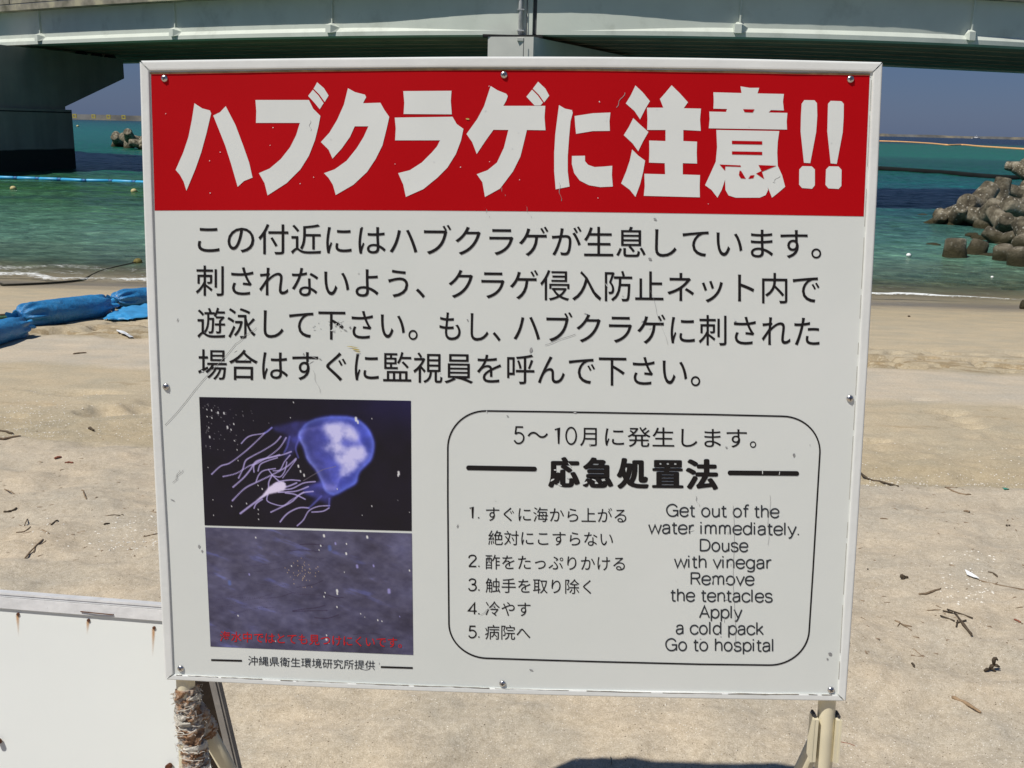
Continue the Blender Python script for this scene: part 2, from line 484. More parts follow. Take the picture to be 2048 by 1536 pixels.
# bridge materials
M_GIRDER = mottled('pale_green_grey_paint', (0.61, 0.655, 0.585), 0.05, 0.8, 0.55, 0.3, dirt=(0.36, 0.39, 0.33), dirt_at=(0.55, 0.9), dscale=0.7)
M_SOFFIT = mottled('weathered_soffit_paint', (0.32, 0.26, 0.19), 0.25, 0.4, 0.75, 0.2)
q = NT('fascia_concrete'); v = q.pos()
c = q.ramp(q.noise(q.mapv(v, (1, 1, 1)), 0.9, 6, 0.65), [(0.32, (0.13, 0.125, 0.09)), (0.5, (0.27, 0.25, 0.20)), (0.62, (0.42, 0.39, 0.27))])
q.base(c, 0.9, 0.2); M_FASCIA = q.m
q = NT('pier_concrete'); v = q.pos(); X, Y, Z = q.sepxyz(v)
c = q.ramp(q.noise(v, 0.6, 6, 0.6), [(0.3, (0.29, 0.28, 0.25)), (0.7, (0.36, 0.35, 0.31))])
st = q.noise(q.mapv(v, (0.8, 0.8, 0.05)), 1.5, 5)
c = q.mix(0.6, c, q.ramp(st, [(0.35, (0.8, 0.8, 0.8)), (0.6, (1, 1, 1))]), 'MULTIPLY')
zt = q.math('ADD', Z, q.math('MULTIPLY', q.math('SUBTRACT', q.noise(v, 0.7, 4), 0.5), 0.12))
c = q.mix(q.ramp(q.math('DIVIDE', q.math('ADD', zt, 1.5), 4.0), [(0.275, 1.0), (0.29, 0.0)]), c, (0.035, 0.04, 0.035))
q.base(c, 0.9, 0.2); M_PIER = q.m
M_PIER2 = mottled('pale_concrete', (0.58, 0.585, 0.54), 0.07, 0.7, 0.85, 0.2, 0.1, 10)  # one even pale concrete tone
M_GALV = mottled('galvanised_pipe', (0.50, 0.51, 0.50), 0.2, 3, 0.45, 0.5, metal=0.3)
M_DARKPIPE = mottled('dark_conduit', (0.07, 0.075, 0.08), 0.2, 3, 0.7, 0.3)
M_BEARING = mottled('dark_bearing', (0.03, 0.03, 0.03), 0.2, 3, 0.8, 0.2)

# sea things
q = NT('tetrapod_concrete'); P = q.pos(); X, Y, Z = q.sepxyz(P); v = q.objc()
c = q.ramp(q.noise(P, 2.0, 6, 0.65), [(0.36, (0.065, 0.055, 0.038)), (0.5, (0.17, 0.145, 0.10)), (0.62, (0.34, 0.30, 0.22))])
vo = q.n('ShaderNodeTexVoronoi'); vo.inputs['Scale'].default_value = 7.5; q.l(P, vo.inputs['Vector'])
sp = q.ramp(vo.outputs['Distance'], [(0.18, 1.0), (0.30, 0.0)])
gate = q.ramp(q.noise(P, 0.9, 4), [(0.40, 0.0), (0.52, 0.85)])
c = q.mix(q.math('MULTIPLY', sp, gate), c, (0.58, 0.55, 0.46))
alg = q.ramp(q.math('ADD', q.math('SUBTRACT', Z, SEA), q.math('MULTIPLY', q.math('SUBTRACT', q.noise(P, 3, 4), 0.5), 0.3)), [(0.12, 1.0), (0.42, 0.0)])
c = q.mix(alg, c, (0.055, 0.047, 0.022))
q.base(c, 0.85, 0.25); q.bump(q.noise(P, 6, 8, 0.78), 1.0, 0.14)
M_TETRA = q.m
M_FARWALL = mottled('far_breakwater_rubble', (0.12, 0.12, 0.115), 0.3, 0.08, 0.9, 0.1, dirt=(0.22, 0.19, 0.13), dirt_at=(0.5, 0.65), dscale=0.03)
M_YELLOW = mottled('yellow_marker_paint', (0.60, 0.50, 0.12), 0.1, 3, 0.7, 0.2)
M_BOATW = mottled('white_hull_paint', (0.8, 0.8, 0.78), 0.04, 3, 0.4, 0.4)
M_BOATG = mottled('boat_window_dark', (0.05, 0.06, 0.07), 0.1, 3, 0.3, 0.5)
q = NT('blue_tarpaulin'); v = q.objc()
c = q.ramp(q.noise(v, 2.5, 5, 0.6), [(0.3, (0.020, 0.17, 0.40)), (0.7, (0.035, 0.25, 0.53))])
c = q.mix(q.ramp(q.noise(v, 6, 7, 0.75), [(0.56, 0.0), (0.72, 0.45)]), c, (0.20, 0.42, 0.58))
q.base(c, 0.36, 0.5); q.bump(q.noise(v, 6, 7, 0.7), 0.8, 0.05)
M_TARP = q.m
M_TARPL = mottled('faded_blue_flap', (0.05, 0.30, 0.60), 0.2, 5, 0.4, 0.4, 0.3, 20)
M_BLUEB = mottled('light_blue_boom', (0.05, 0.38, 0.68), 0.08, 3, 0.4, 0.4)
M_BLUED = mottled('dark_blue_joint', (0.02, 0.14, 0.36), 0.1, 3, 0.5, 0.4)
M_ORANGE = mottled('faded_orange_boom', (0.78, 0.42, 0.17), 0.1, 0.5, 0.6, 0.3)
M_BLACKB = mottled('black_rubber_boom', (0.010, 0.012, 0.012), 0.3, 0.5, 0.9, 0.1)
M_BUOY = mottled('yellow_cream_buoy', (0.55, 0.46, 0.22), 0.12, 8, 0.6, 0.3)
M_BUOYO = mottled('olive_weedy_buoy', (0.17, 0.14, 0.035), 0.4, 12, 0.7, 0.3)
M_BUOYW = mottled('white_float', (0.85, 0.85, 0.82), 0.05, 8, 0.6, 0.3)
M_ROPE = mottled('dark_wet_rope', (0.030, 0.028, 0.018), 0.4, 20, 0.8, 0.3, 0.4, 60)
M_ROPEG = mottled('green_rope', (0.05, 0.12, 0.07), 0.4, 20, 0.8, 0.3, 0.4, 60)
M_ROPEB = mottled('brown_rope', (0.12, 0.085, 0.05), 0.4, 20, 0.8, 0.3, 0.4, 60)
M_TWIG = mottled('grey_brown_twig', (0.22, 0.16, 0.105), 0.35, 40, 0.9, 0.15, 0.4, 200)
M_TWIGD = mottled('dark_twig', (0.085, 0.065, 0.045), 0.35, 40, 0.9, 0.15, 0.4, 200)
M_TWIGR = mottled('reddish_twig', (0.22, 0.09, 0.06), 0.3, 40, 0.9, 0.15)
M_DRIFT = mottled('tan_driftwood', (0.30, 0.21, 0.13), 0.3, 60, 0.9, 0.15, 0.4, 200)
M_LITTER = mottled('white_plastic_scrap', (0.72, 0.74, 0.75), 0.08, 30, 0.5, 0.4)
M_SHELL = mottled('shell_white', (0.72, 0.69, 0.62), 0.15, 40, 0.7, 0.3)
M_SPECK = mottled('dark_grit', (0.12, 0.09, 0.06), 0.4, 40, 0.9, 0.1)
M_GREENS = mottled('green_plastic_scrap', (0.05, 0.25, 0.18), 0.2, 30, 0.6, 0.3)

# ================================================================== SETTING
# sand sheet: dense inside the view, coarse around and out under the sea
ys = np.concatenate([np.linspace(-60, 0.5, 14), np.linspace(1.0, 1.9, 10), np.geomspace(1.92, 24, 560), np.linspace(25, 60, 14), [90, 150, 300]])
s1 = np.linspace(-1, 1, 440)
ss = np.concatenate([[-60, -20, -8, -4, -2.4, -1.6, -1.2], s1, [1.2, 1.6, 2.4, 4, 8, 20, 60]])
SX, YY = np.meshgrid(ss, ys)
XX = SX * (0.60 * np.clip(YY, 1.6, 40) + 0.25)
ZZ = beach(XX, YY)
V = np.stack([XX.ravel(), YY.ravel(), ZZ.ravel()], 1)
me = fast_grid_mesh('sand', V, len(ss), len(ys)); me.materials.append(M_SAND)
sand = bpy.data.objects.new('sand', me); COL.objects.link(sand); tag(sand, kind='structure')

ys = np.concatenate([np.geomspace(17.2, 150, 760), np.geomspace(153, 26000, 60)])
s1 = np.linspace(-1, 1, 460)
ss = np.concatenate([-np.geomspace(900, 1.15, 16), s1, np.geomspace(1.15, 900, 16)])
SX, YY = np.meshgrid(ss, ys)
XX = SX * (0.56 * YY + 1)
amp = 0.25 + 0.75 * sstep(20, 32, YY)
wx, wy_ = XX + 0.35 * YY * 0.25, YY
h = 0.10 * (fbm(wx * 0.30, wy_ * 0.62, 201, 3) - .5) + 0.085 * (fbm(wx * 0.9 + 7, wy_ * 1.9, 211, 3) - .5) + 0.035 * (fbm(wx * 2.6, wy_ * 4.2, 223, 2) - .5)
ZZ = SEA + h * amp * (1 - sstep(95, 150, YY)) * (np.abs(SX) <= 1.0)
V = np.stack([XX.ravel(), YY.ravel(), ZZ.ravel()], 1)
me = fast_grid_mesh('sea', V, len(ss), len(ys)); me.materials.append(M_SEA)
sea = bpy.data.objects.new('sea', me); COL.objects.link(sea); tag(sea, kind='structure')

# foam ribbons where the waves run out on the sand
def ribbon_attr(o, dens):
    a = o.data.attributes.new('dens', 'FLOAT', 'POINT'); a.data.foreach_set('value', np.asarray(dens, np.float32))
foam = MB(); dens = []
def foam_path(pts, wid, strength):
    pts = np.array([wp(x, y) for x, y in pts])
    t = np.linspace(0, 1, 70); k = np.linspace(0, 1, len(pts))
    c = np.stack([np.interp(t, k, pts[:, i]) for i in range(3)], 1)
    c[:, 1] += 0.18 * (fbm(c[:, 0] * 1.3, c[:, 1] * 0 + 3, 91, 3) - 0.5) * 2
    W = []
    for j, off in enumerate((-1, -0.5, 0, 0.5, 1)):
        h = 0.035 * (1 - off * off) + 0.008
        zz = np.maximum(beach(c[:, 0], c[:, 1] + off * wid / 2), SEA) + h
        W.append(np.stack([c[:, 0], c[:, 1] + off * wid / 2, zz], 1))
        dens.extend((strength * (1 - abs(off) ** 2 * 0.9) * (0.6 + 0.8 * vn(c[:, 0] * 0.9, c[:, 0] * 0 + j * .2, 5))).tolist())
    foam.add(np.concatenate(W), grid(70, 5))
foam_path([(-60, 548), (60, 553), (110, 562), (170, 560), (230, 563), (300, 562)], 0.8, 0.72)
foam_path([(-60, 538), (30, 540), (120, 536), (200, 542), (300, 548)], 1.3, 0.55)
foam_path([(-60, 546), (30, 548), (120, 550), (200, 553), (300, 556)], 1.7, 0.50)
foam_path([(1700, 585), (1745, 588), (1850, 592), (1950, 597), (2100, 606)], 0.36, 0.84)
foam_path([(1730, 578), (1850, 582), (1960, 588), (2100, 596)], 0.9, 0.42)
foam_path([(1960, 590), (2010, 592), (2100, 590)], 1.2, 0.62)
foam_path([(1980, 566), (2030, 572), (2100, 575)], 0.5, 0.6)
foam_path([(2000, 560), (2060, 583), (2120, 590)], 1.4, 0.45)
fo = obj('foam', *foam.get(), M_FOAM, smooth=True); ribbon_attr(fo, dens); tag(fo, 'white foam left by small waves along the waterline', 'foam', kind='stuff')

# ================================================================== THE WARNING SIGN
R1 = np.array([0.99876185, -0.0462063, 0.01843219]); R2 = np.array([0.01597453, -0.1061594, -0.9942208])
R2 = R2 - R1 * (R1 @ R2); R2 /= np.linalg.norm(R2)
NS = np.cross(R1, R2); NS /= np.linalg.norm(NS)      # away from the camera
TL = np.array([-0.62467725, 1.75598748, 1.63772658])
PROUD = 0.0035
def S(x, y, off=0.0):
    """point of the sign face seen at (x, y); off = metres in front of the panel surface"""
    o = TL + NS * (PROUD - off)
    d = ray(x, y)
    return CAM + d * (((o - CAM) @ NS) / (d @ NS))

sign = empty('warning_sign', onz(1010, 1500, 0.0) * [0, 0, 0] + np.array([-0.0, 1.62, 0.0]),
             'big white framed jellyfish warning sign with a red banner, standing on two cream pipe legs', 'sign')

def poly_px(pts, off, name, mat, parent):
    V = [S(x, y, off) for x, y in pts]
    me_o = obj(name, V, [tuple(range(len(V)))[::-1]], mat, parent)
    return me_o

# panel (slab 6 mm thick) whose outline follows the frame
top = [(290, 133), (460, 127), (640, 123.5), (820, 121.5), (1000, 121), (1180, 121.5), (1360, 124), (1540, 128), (1753, 136)]
rgt = [(1753, 136), (1741, 420), (1724, 790), (1702, 1150), (1685, 1394)]
bot = [(1685, 1394), (1500, 1391.5), (1300, 1387), (1005, 1379.5), (700, 1370), (500, 1360.5), (337, 1351)]
lft = [(337, 1351), (326, 1150), (308, 770), (298, 430), (290, 133)]
def dens_path(p, n=6):
    out = []
    for a, b in zip(p[:-1], p[1:]):
        for k in range(n): out.append((a[0] + (b[0] - a[0]) * k / n, a[1] + (b[1] - a[1]) * k / n))
    return out
ol = dens_path(top, 2) + dens_path(rgt, 2) + dens_path(bot, 2) + dens_path(lft, 2)
n = len(ol)
V = [S(x, y, 0) for x, y in ol] + [S(x, y, 0) + NS * 0.012 for x, y in ol]
F = [tuple(range(n))[::-1], tuple(range(n, 2 * n))] + [(i, (i + 1) % n, n + (i + 1) % n, n + i) for i in range(n)]
panel = obj('panel', V, F, M_WHITE, sign)

def interp_curve(pts, t):
    """Catmull-Rom through pts"""
    P = np.array(pts, float); m = len(P) - 1
    u = np.clip(t, 0, 1) * m; i = np.minimum(u.astype(int), m - 1); fr = (u - i)[:, None]
    p0 = P[np.maximum(i - 1, 0)]; p1 = P[i]; p2 = P[i + 1]; p3 = P[np.minimum(i + 2, m)]
    return 0.5 * ((2 * p1) + (p2 - p0) * fr + (2 * p0 - 5 * p1 + 4 * p2 - p3) * fr ** 2 + (3 * p1 - p0 - 3 * p2 + p3) * fr ** 3)

def frame_bar(outer, inner, mat=M_FRAME):
    """bar between outer and inner edge curves (px on the frame's front plane); mitred ends, eased arrises"""
    t = np.linspace(0, 1, 26)
    o = interp_curve(outer, t); i = interp_curve(inner, t)
    rings = []
    prof = [(0.0, -0.032), (0.0, PROUD - 0.0022), (0.10, PROUD - 0.0004), (0.22, PROUD), (0.80, PROUD), (0.94, PROUD - 0.0003), (1.0, PROUD - 0.0012), (1.0, 0.0004)]
    for (a, b) in zip(o, i):
        A_, B_ = S(a[0], a[1], PROUD), S(b[0], b[1], PROUD)
        rings.append([A_ + (B_ - A_) * k + NS * (PROUD - h) for k, h in prof])
    V = np.array(rings).reshape(-1, 3); m = len(prof)
    F = []
    for r in range(len(t) - 1):
        for k in range(m - 1):
            F.append((r * m + k, r * m + k + 1, (r + 1) * m + k + 1, (r + 1) * m + k))
        F.append((r * m + m - 1, r * m, (r + 1) * m, (r + 1) * m + m - 1))
    F.append(tuple(range(m))[::-1]); F.append(tuple(range((len(t) - 1) * m, len(t) * m)))
    fb = obj('frame_bar', V, F, mat, sign)
    fb.data.polygons.foreach_set('use_smooth', [False] * len(fb.data.polygons))
    return fb
frame_bar([(281, 121), (640, 115.8), (1000, 112.8), (1380, 115.2), (1764.2, 124)], [(300, 141), (640, 136.3), (1000, 134), (1380, 136.5), (1745.5, 143.5)])
frame_bar([(1766, 126), (1752, 440), (1732.5, 785), (1712, 1120), (1692.2, 1403)], [(1746.5, 145.5), (1733, 440), (1714.5, 785), (1694, 1120), (1676, 1388)])
frame_bar([(1689, 1403), (1350, 1397), (1010, 1388.6), (660, 1376), (332, 1360)], [(1674, 1390), (1350, 1384.5), (1010, 1378), (660, 1365.5), (348, 1350)])
frame_bar([(329.5, 1358), (317, 1120), (300, 770), (287.5, 430), (278.5, 123)], [(346, 1347.5), (336, 1120), (317.5, 770), (305, 430), (297.5, 142.5)])
# stiff edges of old sealant inside the frame
def seal(p0, p1, p2, w):
    t = np.linspace(0, 1, 30); c = interp_curve([p0, p1, p2], t)
    V = []
    for k, (x, y) in enumerate(c):
        ww = w * (0.75 + 0.5 * vn(k * 0.6, 0.3, 3))
        for dx, dy, h in ((0, 0, 0.0004), (ww[0] if 0 else 0, 0, 0)): pass
        V.append(S(x, y, 0.0006)); V.append(S(x + w_dir[0] * ww, y + w_dir[1] * ww, 0.0028))
    F = [(2 * k, 2 * k + 1, 2 * k + 3, 2 * k + 2) for k in range(len(c) - 1)]
    return V, F
b = MB()
w_dir = (0, -1); b.add(*seal((350, 1352.5), (1005, 1379.5), (1674, 1391.5), 2.6))
obj('sealant', *b.get(), M_FRAME, sign)
b = MB(); w_dir = (0, -1); b.add(*seal((300, 148.5), (1000, 140.5), (1740, 151), 4.0))
obj('sealant', *b.get(), M_DIRT, sign)

# dark broken joint where the panel meets the bottom and right bars
b = MB(); random.seed(21)
jl = interp_curve([(352, 1350), (500, 1357.5), (700, 1366.5), (1005, 1377.3), (1350, 1386), (1670, 1390)], np.linspace(0, 1, 150))
k = 0
while k < 147:
    n_ = random.randint(3, 16); seg = jl[k:k + n_]; wd = random.uniform(0.8, 2.2)
    V = []
    for i, (x, y) in enumerate(seg):
        e = wd * (0.5 + vn((k + i) * .8, 0.2, 6)); dy = 1.2 * (vn((k + i) * .5, 1.7, 9) - .5)
        V += [S(x, y + dy - e / 2, PROUD + 0.0003), S(x, y + dy + e / 2, PROUD + 0.0003)]
    if len(seg) > 1: b.add(V, [(2 * i, 2 * i + 2, 2 * i + 3, 2 * i + 1) for i in range(len(seg) - 1)])
    k += n_ + random.choice((0, 0, 1, 2, 5))
obj('joint_gap', *b.get(), M_SEAL, sign)['kind'] = 'stuff'
b = MB()
jr = interp_curve([(1743, 160), (1730, 440), (1711.5, 785), (1691, 1120), (1676, 1380)], np.linspace(0, 1, 120)); k = 0
while k < 117:
    n_ = random.randint(3, 12); seg = jr[k:k + n_]; V = []
    for i, (x, y) in enumerate(seg): V += [S(x - .5, y, PROUD + 0.0003), S(x + .5, y, PROUD + 0.0003)]
    if len(seg) > 1: b.add(V, [(2 * i, 2 * i + 1, 2 * i + 3, 2 * i + 2) for i in range(len(seg) - 1)])
    k += n_ + random.choice((0, 1, 3))
obj('joint_gap', *b.get(), M_SEAL, sign)['kind'] = 'stuff'

# red banner
rb_top = [(302, 146), (640, 140.5), (1000, 138.8), (1380, 141.5), (1739.5, 149)]
rb_bot = [(1727.4, 432.8), (1380, 427), (1000, 422.2), (640, 420.3), (309.4, 421)]
tt = np.linspace(0, 1, 24)
loop = np.concatenate([interp_curve(rb_top, tt), interp_curve(rb_bot, tt)])
banner = poly_px(loop, 0.0004, 'red_banner', M_RED, panel)

# hand-cut heavy title letters (x scale offsets of the two close-ups they were measured on)
def Z4(p): return [(300 + x * 0.34180, 120 + y * 0.34180) for x, y in p]
def Z5(p): return [(1000 + x * 0.37109, 120 + y * 0.37109) for x, y in p]
def Z3(p): return [(700 + x * 0.390625, y * 0.390625) for x, y in p]
T = []
T.append(('ha', [Z4([(260,253),(305,283),(350,295),(358,312),(350,345),(330,430),(300,540),(265,640),(213,765),(197,712),(175,672),(150,643),(195,540),(225,450),(245,350)]),
        Z4([(443,270),(410,305),(370,325),(400,400),(440,500),(475,610),(513,742),(550,708),(600,688),(580,600),(545,500),(500,380)])], []))
T.append(('bu', [Z4([(617,234),(930,234),(955,285),(997,327),(985,390),(965,470),(930,560),(880,640),(800,720),(688,792),(670,720),(637,662),(700,635),(765,580),(820,510),(855,440),(877,368),(620,368),(622,300)]),
        Z4([(925,210),(953,174),(985,207),(1016,252),(993,288),(962,250)]), Z4([(957,168),(978,130),(1018,165),(1045,208),(1022,246),(992,203)])], []))
T.append(('ku', [Z4([(1158,165),(1200,188),(1258,203),(1265,218),(1255,235),(1247,253),(1348,250),(1370,290),(1400,333),(1385,400),(1360,500),(1320,580),(1270,655),(1190,730),(1087,790),(1070,730),(1045,690),(1018,662),(1080,640),(1150,590),(1210,515),(1250,450),(1278,388),(1198,388),(1170,450),(1120,520),(1068,577),(1045,525),(1000,480),(1050,425),(1095,350),(1135,260)])], []))
T.append(('ra', [Z4([(1482,182),(1764,180),(1760,240),(1766,318),(1484,316),(1488,250)]),
        Z4([(1432,337),(1770,332),(1795,375),(1834,403),(1820,470),(1790,550),(1740,630),(1680,690),(1600,755),(1497,801),(1482,730),(1452,662),(1520,645),(1590,600),(1650,540),(1680,505),(1697,470),(1434,470),(1438,400)])], []))
T.append(('ge', [[(981.3,171.9),(994.9,180.5),(1012.5,187.5),(1015.6,192.2),(1012.5,201.2),(1006.6,211.7),(1090.6,211.7),(1089,234.4),(1091,260.5),(1053.8,259.9),(1048.2,283.3),(1040.8,313),(1026,342.7),(1000,377.2),(969.9,393.9),(964.8,364.5),(953.5,348.4),(975,340.5),(993.9,325.1),(1008,295),(1016.7,259.9),(987,259.5),(971.6,280.7),(953.5,308),(944.3,284.1),(933,268),(954.5,238),(968.2,212.3)],
        Z3([(903,495),(932,459),(960,487),(988,526),(975,540),(945,540)]), Z3([(936,454),(963,418),(1000,453),(1020,490),(994,524),(968,486)])], []))
T.append(('ni', [Z5([(318,243),(350,262),(388,270),(392,285),(380,330),(372,420),(365,520),(365,600),(375,682),(300,697),(292,600),(292,500),(298,400),(308,320)]),
        Z5([(402,302),(500,287),(595,283),(590,330),(592,382),(500,383),(410,398),(405,350)]),
        Z5([(388,517),(458,516),(458,545),(475,565),(510,577),(560,574),(605,570),(603,620),(608,682),(540,685),(480,675),(430,650),(400,610),(387,560)])], []))
T.append(('chuu', [Z5([(730,137),(770,175),(808,222),(785,260),(755,320),(725,275),(678,234),(705,190)]),
        Z5([(718,313),(755,348),(800,388),(770,440),(745,492),(715,450),(667,405),(695,360)]),
        Z5([(712,482),(745,515),(782,542),(772,600),(755,670),(730,738),(700,700),(653,665),(680,600),(700,540)]),
        Z5([(925,136),(970,180),(1013,228),(990,260),(1083,262),(1078,320),(1082,382),(988,377),(988,437),(1062,440),(1060,500),(1062,558),(985,556),(985,617),(1078,620),(1076,680),(1077,740),(775,732),(780,680),(778,613),(890,616),(888,556),(803,553),(805,495),(804,434),(892,437),(892,377),(793,377),(795,320),(792,257),(880,257),(862,210),(895,172)])], []))
T.append(('i', [Z5([(1296,142),(1345,150),(1397,150),(1388,180),(1530,183),(1525,225),(1530,272),(1460,270),(1448,283),(1549,285),(1545,330),(1547,375),(1125,368),(1130,320),(1128,278),(1218,280),(1224,264),(1150,262),(1152,220),(1150,174),(1302,178)]),
        Z5([(1166,377),(1505,383),(1497,440),(1494,500),(1497,570),(1520,620),(1537,683),(1500,715),(1466,742),(1443,685),(1445,700),(1432,728),(1400,742),(1270,742),(1232,730),(1215,700),(1213,645),(1195,700),(1172,742),(1140,700),(1105,675),(1135,610),(1163,548),(1170,470)])],
        [Z5([(1310,265),(1372,266),(1362,283),(1318,281)]), Z5([(1250,435),(1413,438),(1413,456),(1250,453)]), Z5([(1250,492),(1413,495),(1413,512),(1250,509)]),
         Z5([(1183,563),(1296,568),(1299,576),(1214,573),(1213,597)]), Z5([(1292,595),(1301,600),(1325,640),(1298,638),(1287,620)]), Z5([(1338,640),(1350,622),(1372,620),(1365,637)]),
         Z5([(1393,566),(1490,570),(1412,602),(1424,642),(1380,612),(1409,598)])]))
T.append(('mark', [Z5([(1640,216),(1695,217),(1708,232),(1710,300),(1704,388),(1672,556),(1638,554),(1620,385),(1622,300),(1626,235)]),
        Z5([(1630,572),(1680,573),(1697,590),(1697,675),(1682,694),(1628,690),(1612,672),(1613,590)])], []))
T.append(('mark', [Z5([(1782,220),(1840,222),(1853,237),(1852,310),(1847,390),(1815,560),(1782,557),(1764,385),(1766,300),(1768,236)]),
        Z5([(1773,573),(1825,574),(1841,592),(1840,678),(1825,695),(1770,692),(1754,673),(1757,590)])], []))
for _, polys, holes in T:
    b = MB()
    for p in polys: b.add([S(x, y, 0.0009) for x, y in p], [tuple(range(len(p)))[::-1]])
    obj('title_character', *b.get(), M_LETTERW, panel)
    if holes:
        for p in holes: obj('title_counter', [S(x, y, 0.0013) for x, y in p], [tuple(range(len(p)))[::-1]], M_RED, panel)

# ---- typeset lettering
DG = None
def text_mesh(s, offset=0.0):
    c = bpy.data.curves.new('t', 'FONT'); c.body = s; c.resolution_u = 4; c.offset = offset; c.fill_mode = 'BOTH'
    o = bpy.data.objects.new('t', c); COL.objects.link(o)
    bpy.context.view_layer.update()
    m = bpy.data.meshes.new_from_object(o.evaluated_get(bpy.context.evaluated_depsgraph_get()))
    co = np.empty(len(m.vertices) * 3); m.vertices.foreach_get('co', co); co = co.reshape(-1, 3)[:, :2]
    F = [tuple(p.vertices) for p in m.polygons]
    bpy.data.objects.remove(o); bpy.data.curves.remove(c); bpy.data.meshes.remove(m)
    return co, F
def put(b, s, x0, x1, y0, y1, em, off=0.0006, bold=0.0):
    co, F = text_mesh(s, bold)
    a0, a1 = co[:, 0].min(), co[:, 0].max()
    u = (co[:, 0] - a0) / (a1 - a0)
    px = x0 + u * (x1 - x0); py = y0 + u * (y1 - y0) - co[:, 1] * em
    b.add([S(x, y, off) for x, y in zip(px, py)], F)
def line(name, parts, mat, off=0.0006, bold=0.0):
    for p in parts:
        b = MB(); put(b, *p, off=off, bold=bold); obj(name, *b.get(), mat, panel)
BD = 0.002
line('body_text_line', [('この付近にはハブクラゲが生息しています。', 395.4, 1642.5, 502, 513, 66)], M_BLACK, bold=BD)
line('body_text_line', [('刺されないよう、クラゲ侵入防止ネット内で', 391.3, 1639, 586, 602.5, 66)], M_BLACK, bold=BD)
line('body_text_phrase', [('遊泳して下さい。', 394.5, 835.3, 670.5, 676, 66), ('もし、', 878.8, 1001.3, 676.8, 679, 66), ('ハブクラゲに刺された', 1027, 1639, 679.5, 688.5, 66)], M_BLACK, bold=BD)
line('body_text_line', [('場合はすぐに監視員を呼んで下さい。', 396, 1400.5, 753.5, 768.5, 66)], M_BLACK, bold=BD)
def _el(cx, cy, rx, ry, a0=0, a1=360, n=22): return [(cx + rx * math.cos(math.radians(t)), cy + ry * math.sin(math.radians(t))) for t in np.linspace(a0, a1, n)]
def _cv(*p): return [tuple(q_) for q_ in interp_curve(p, np.linspace(0, 1, 5 * len(p)))]
BOWL = _el(.265, .265, .218, .272)
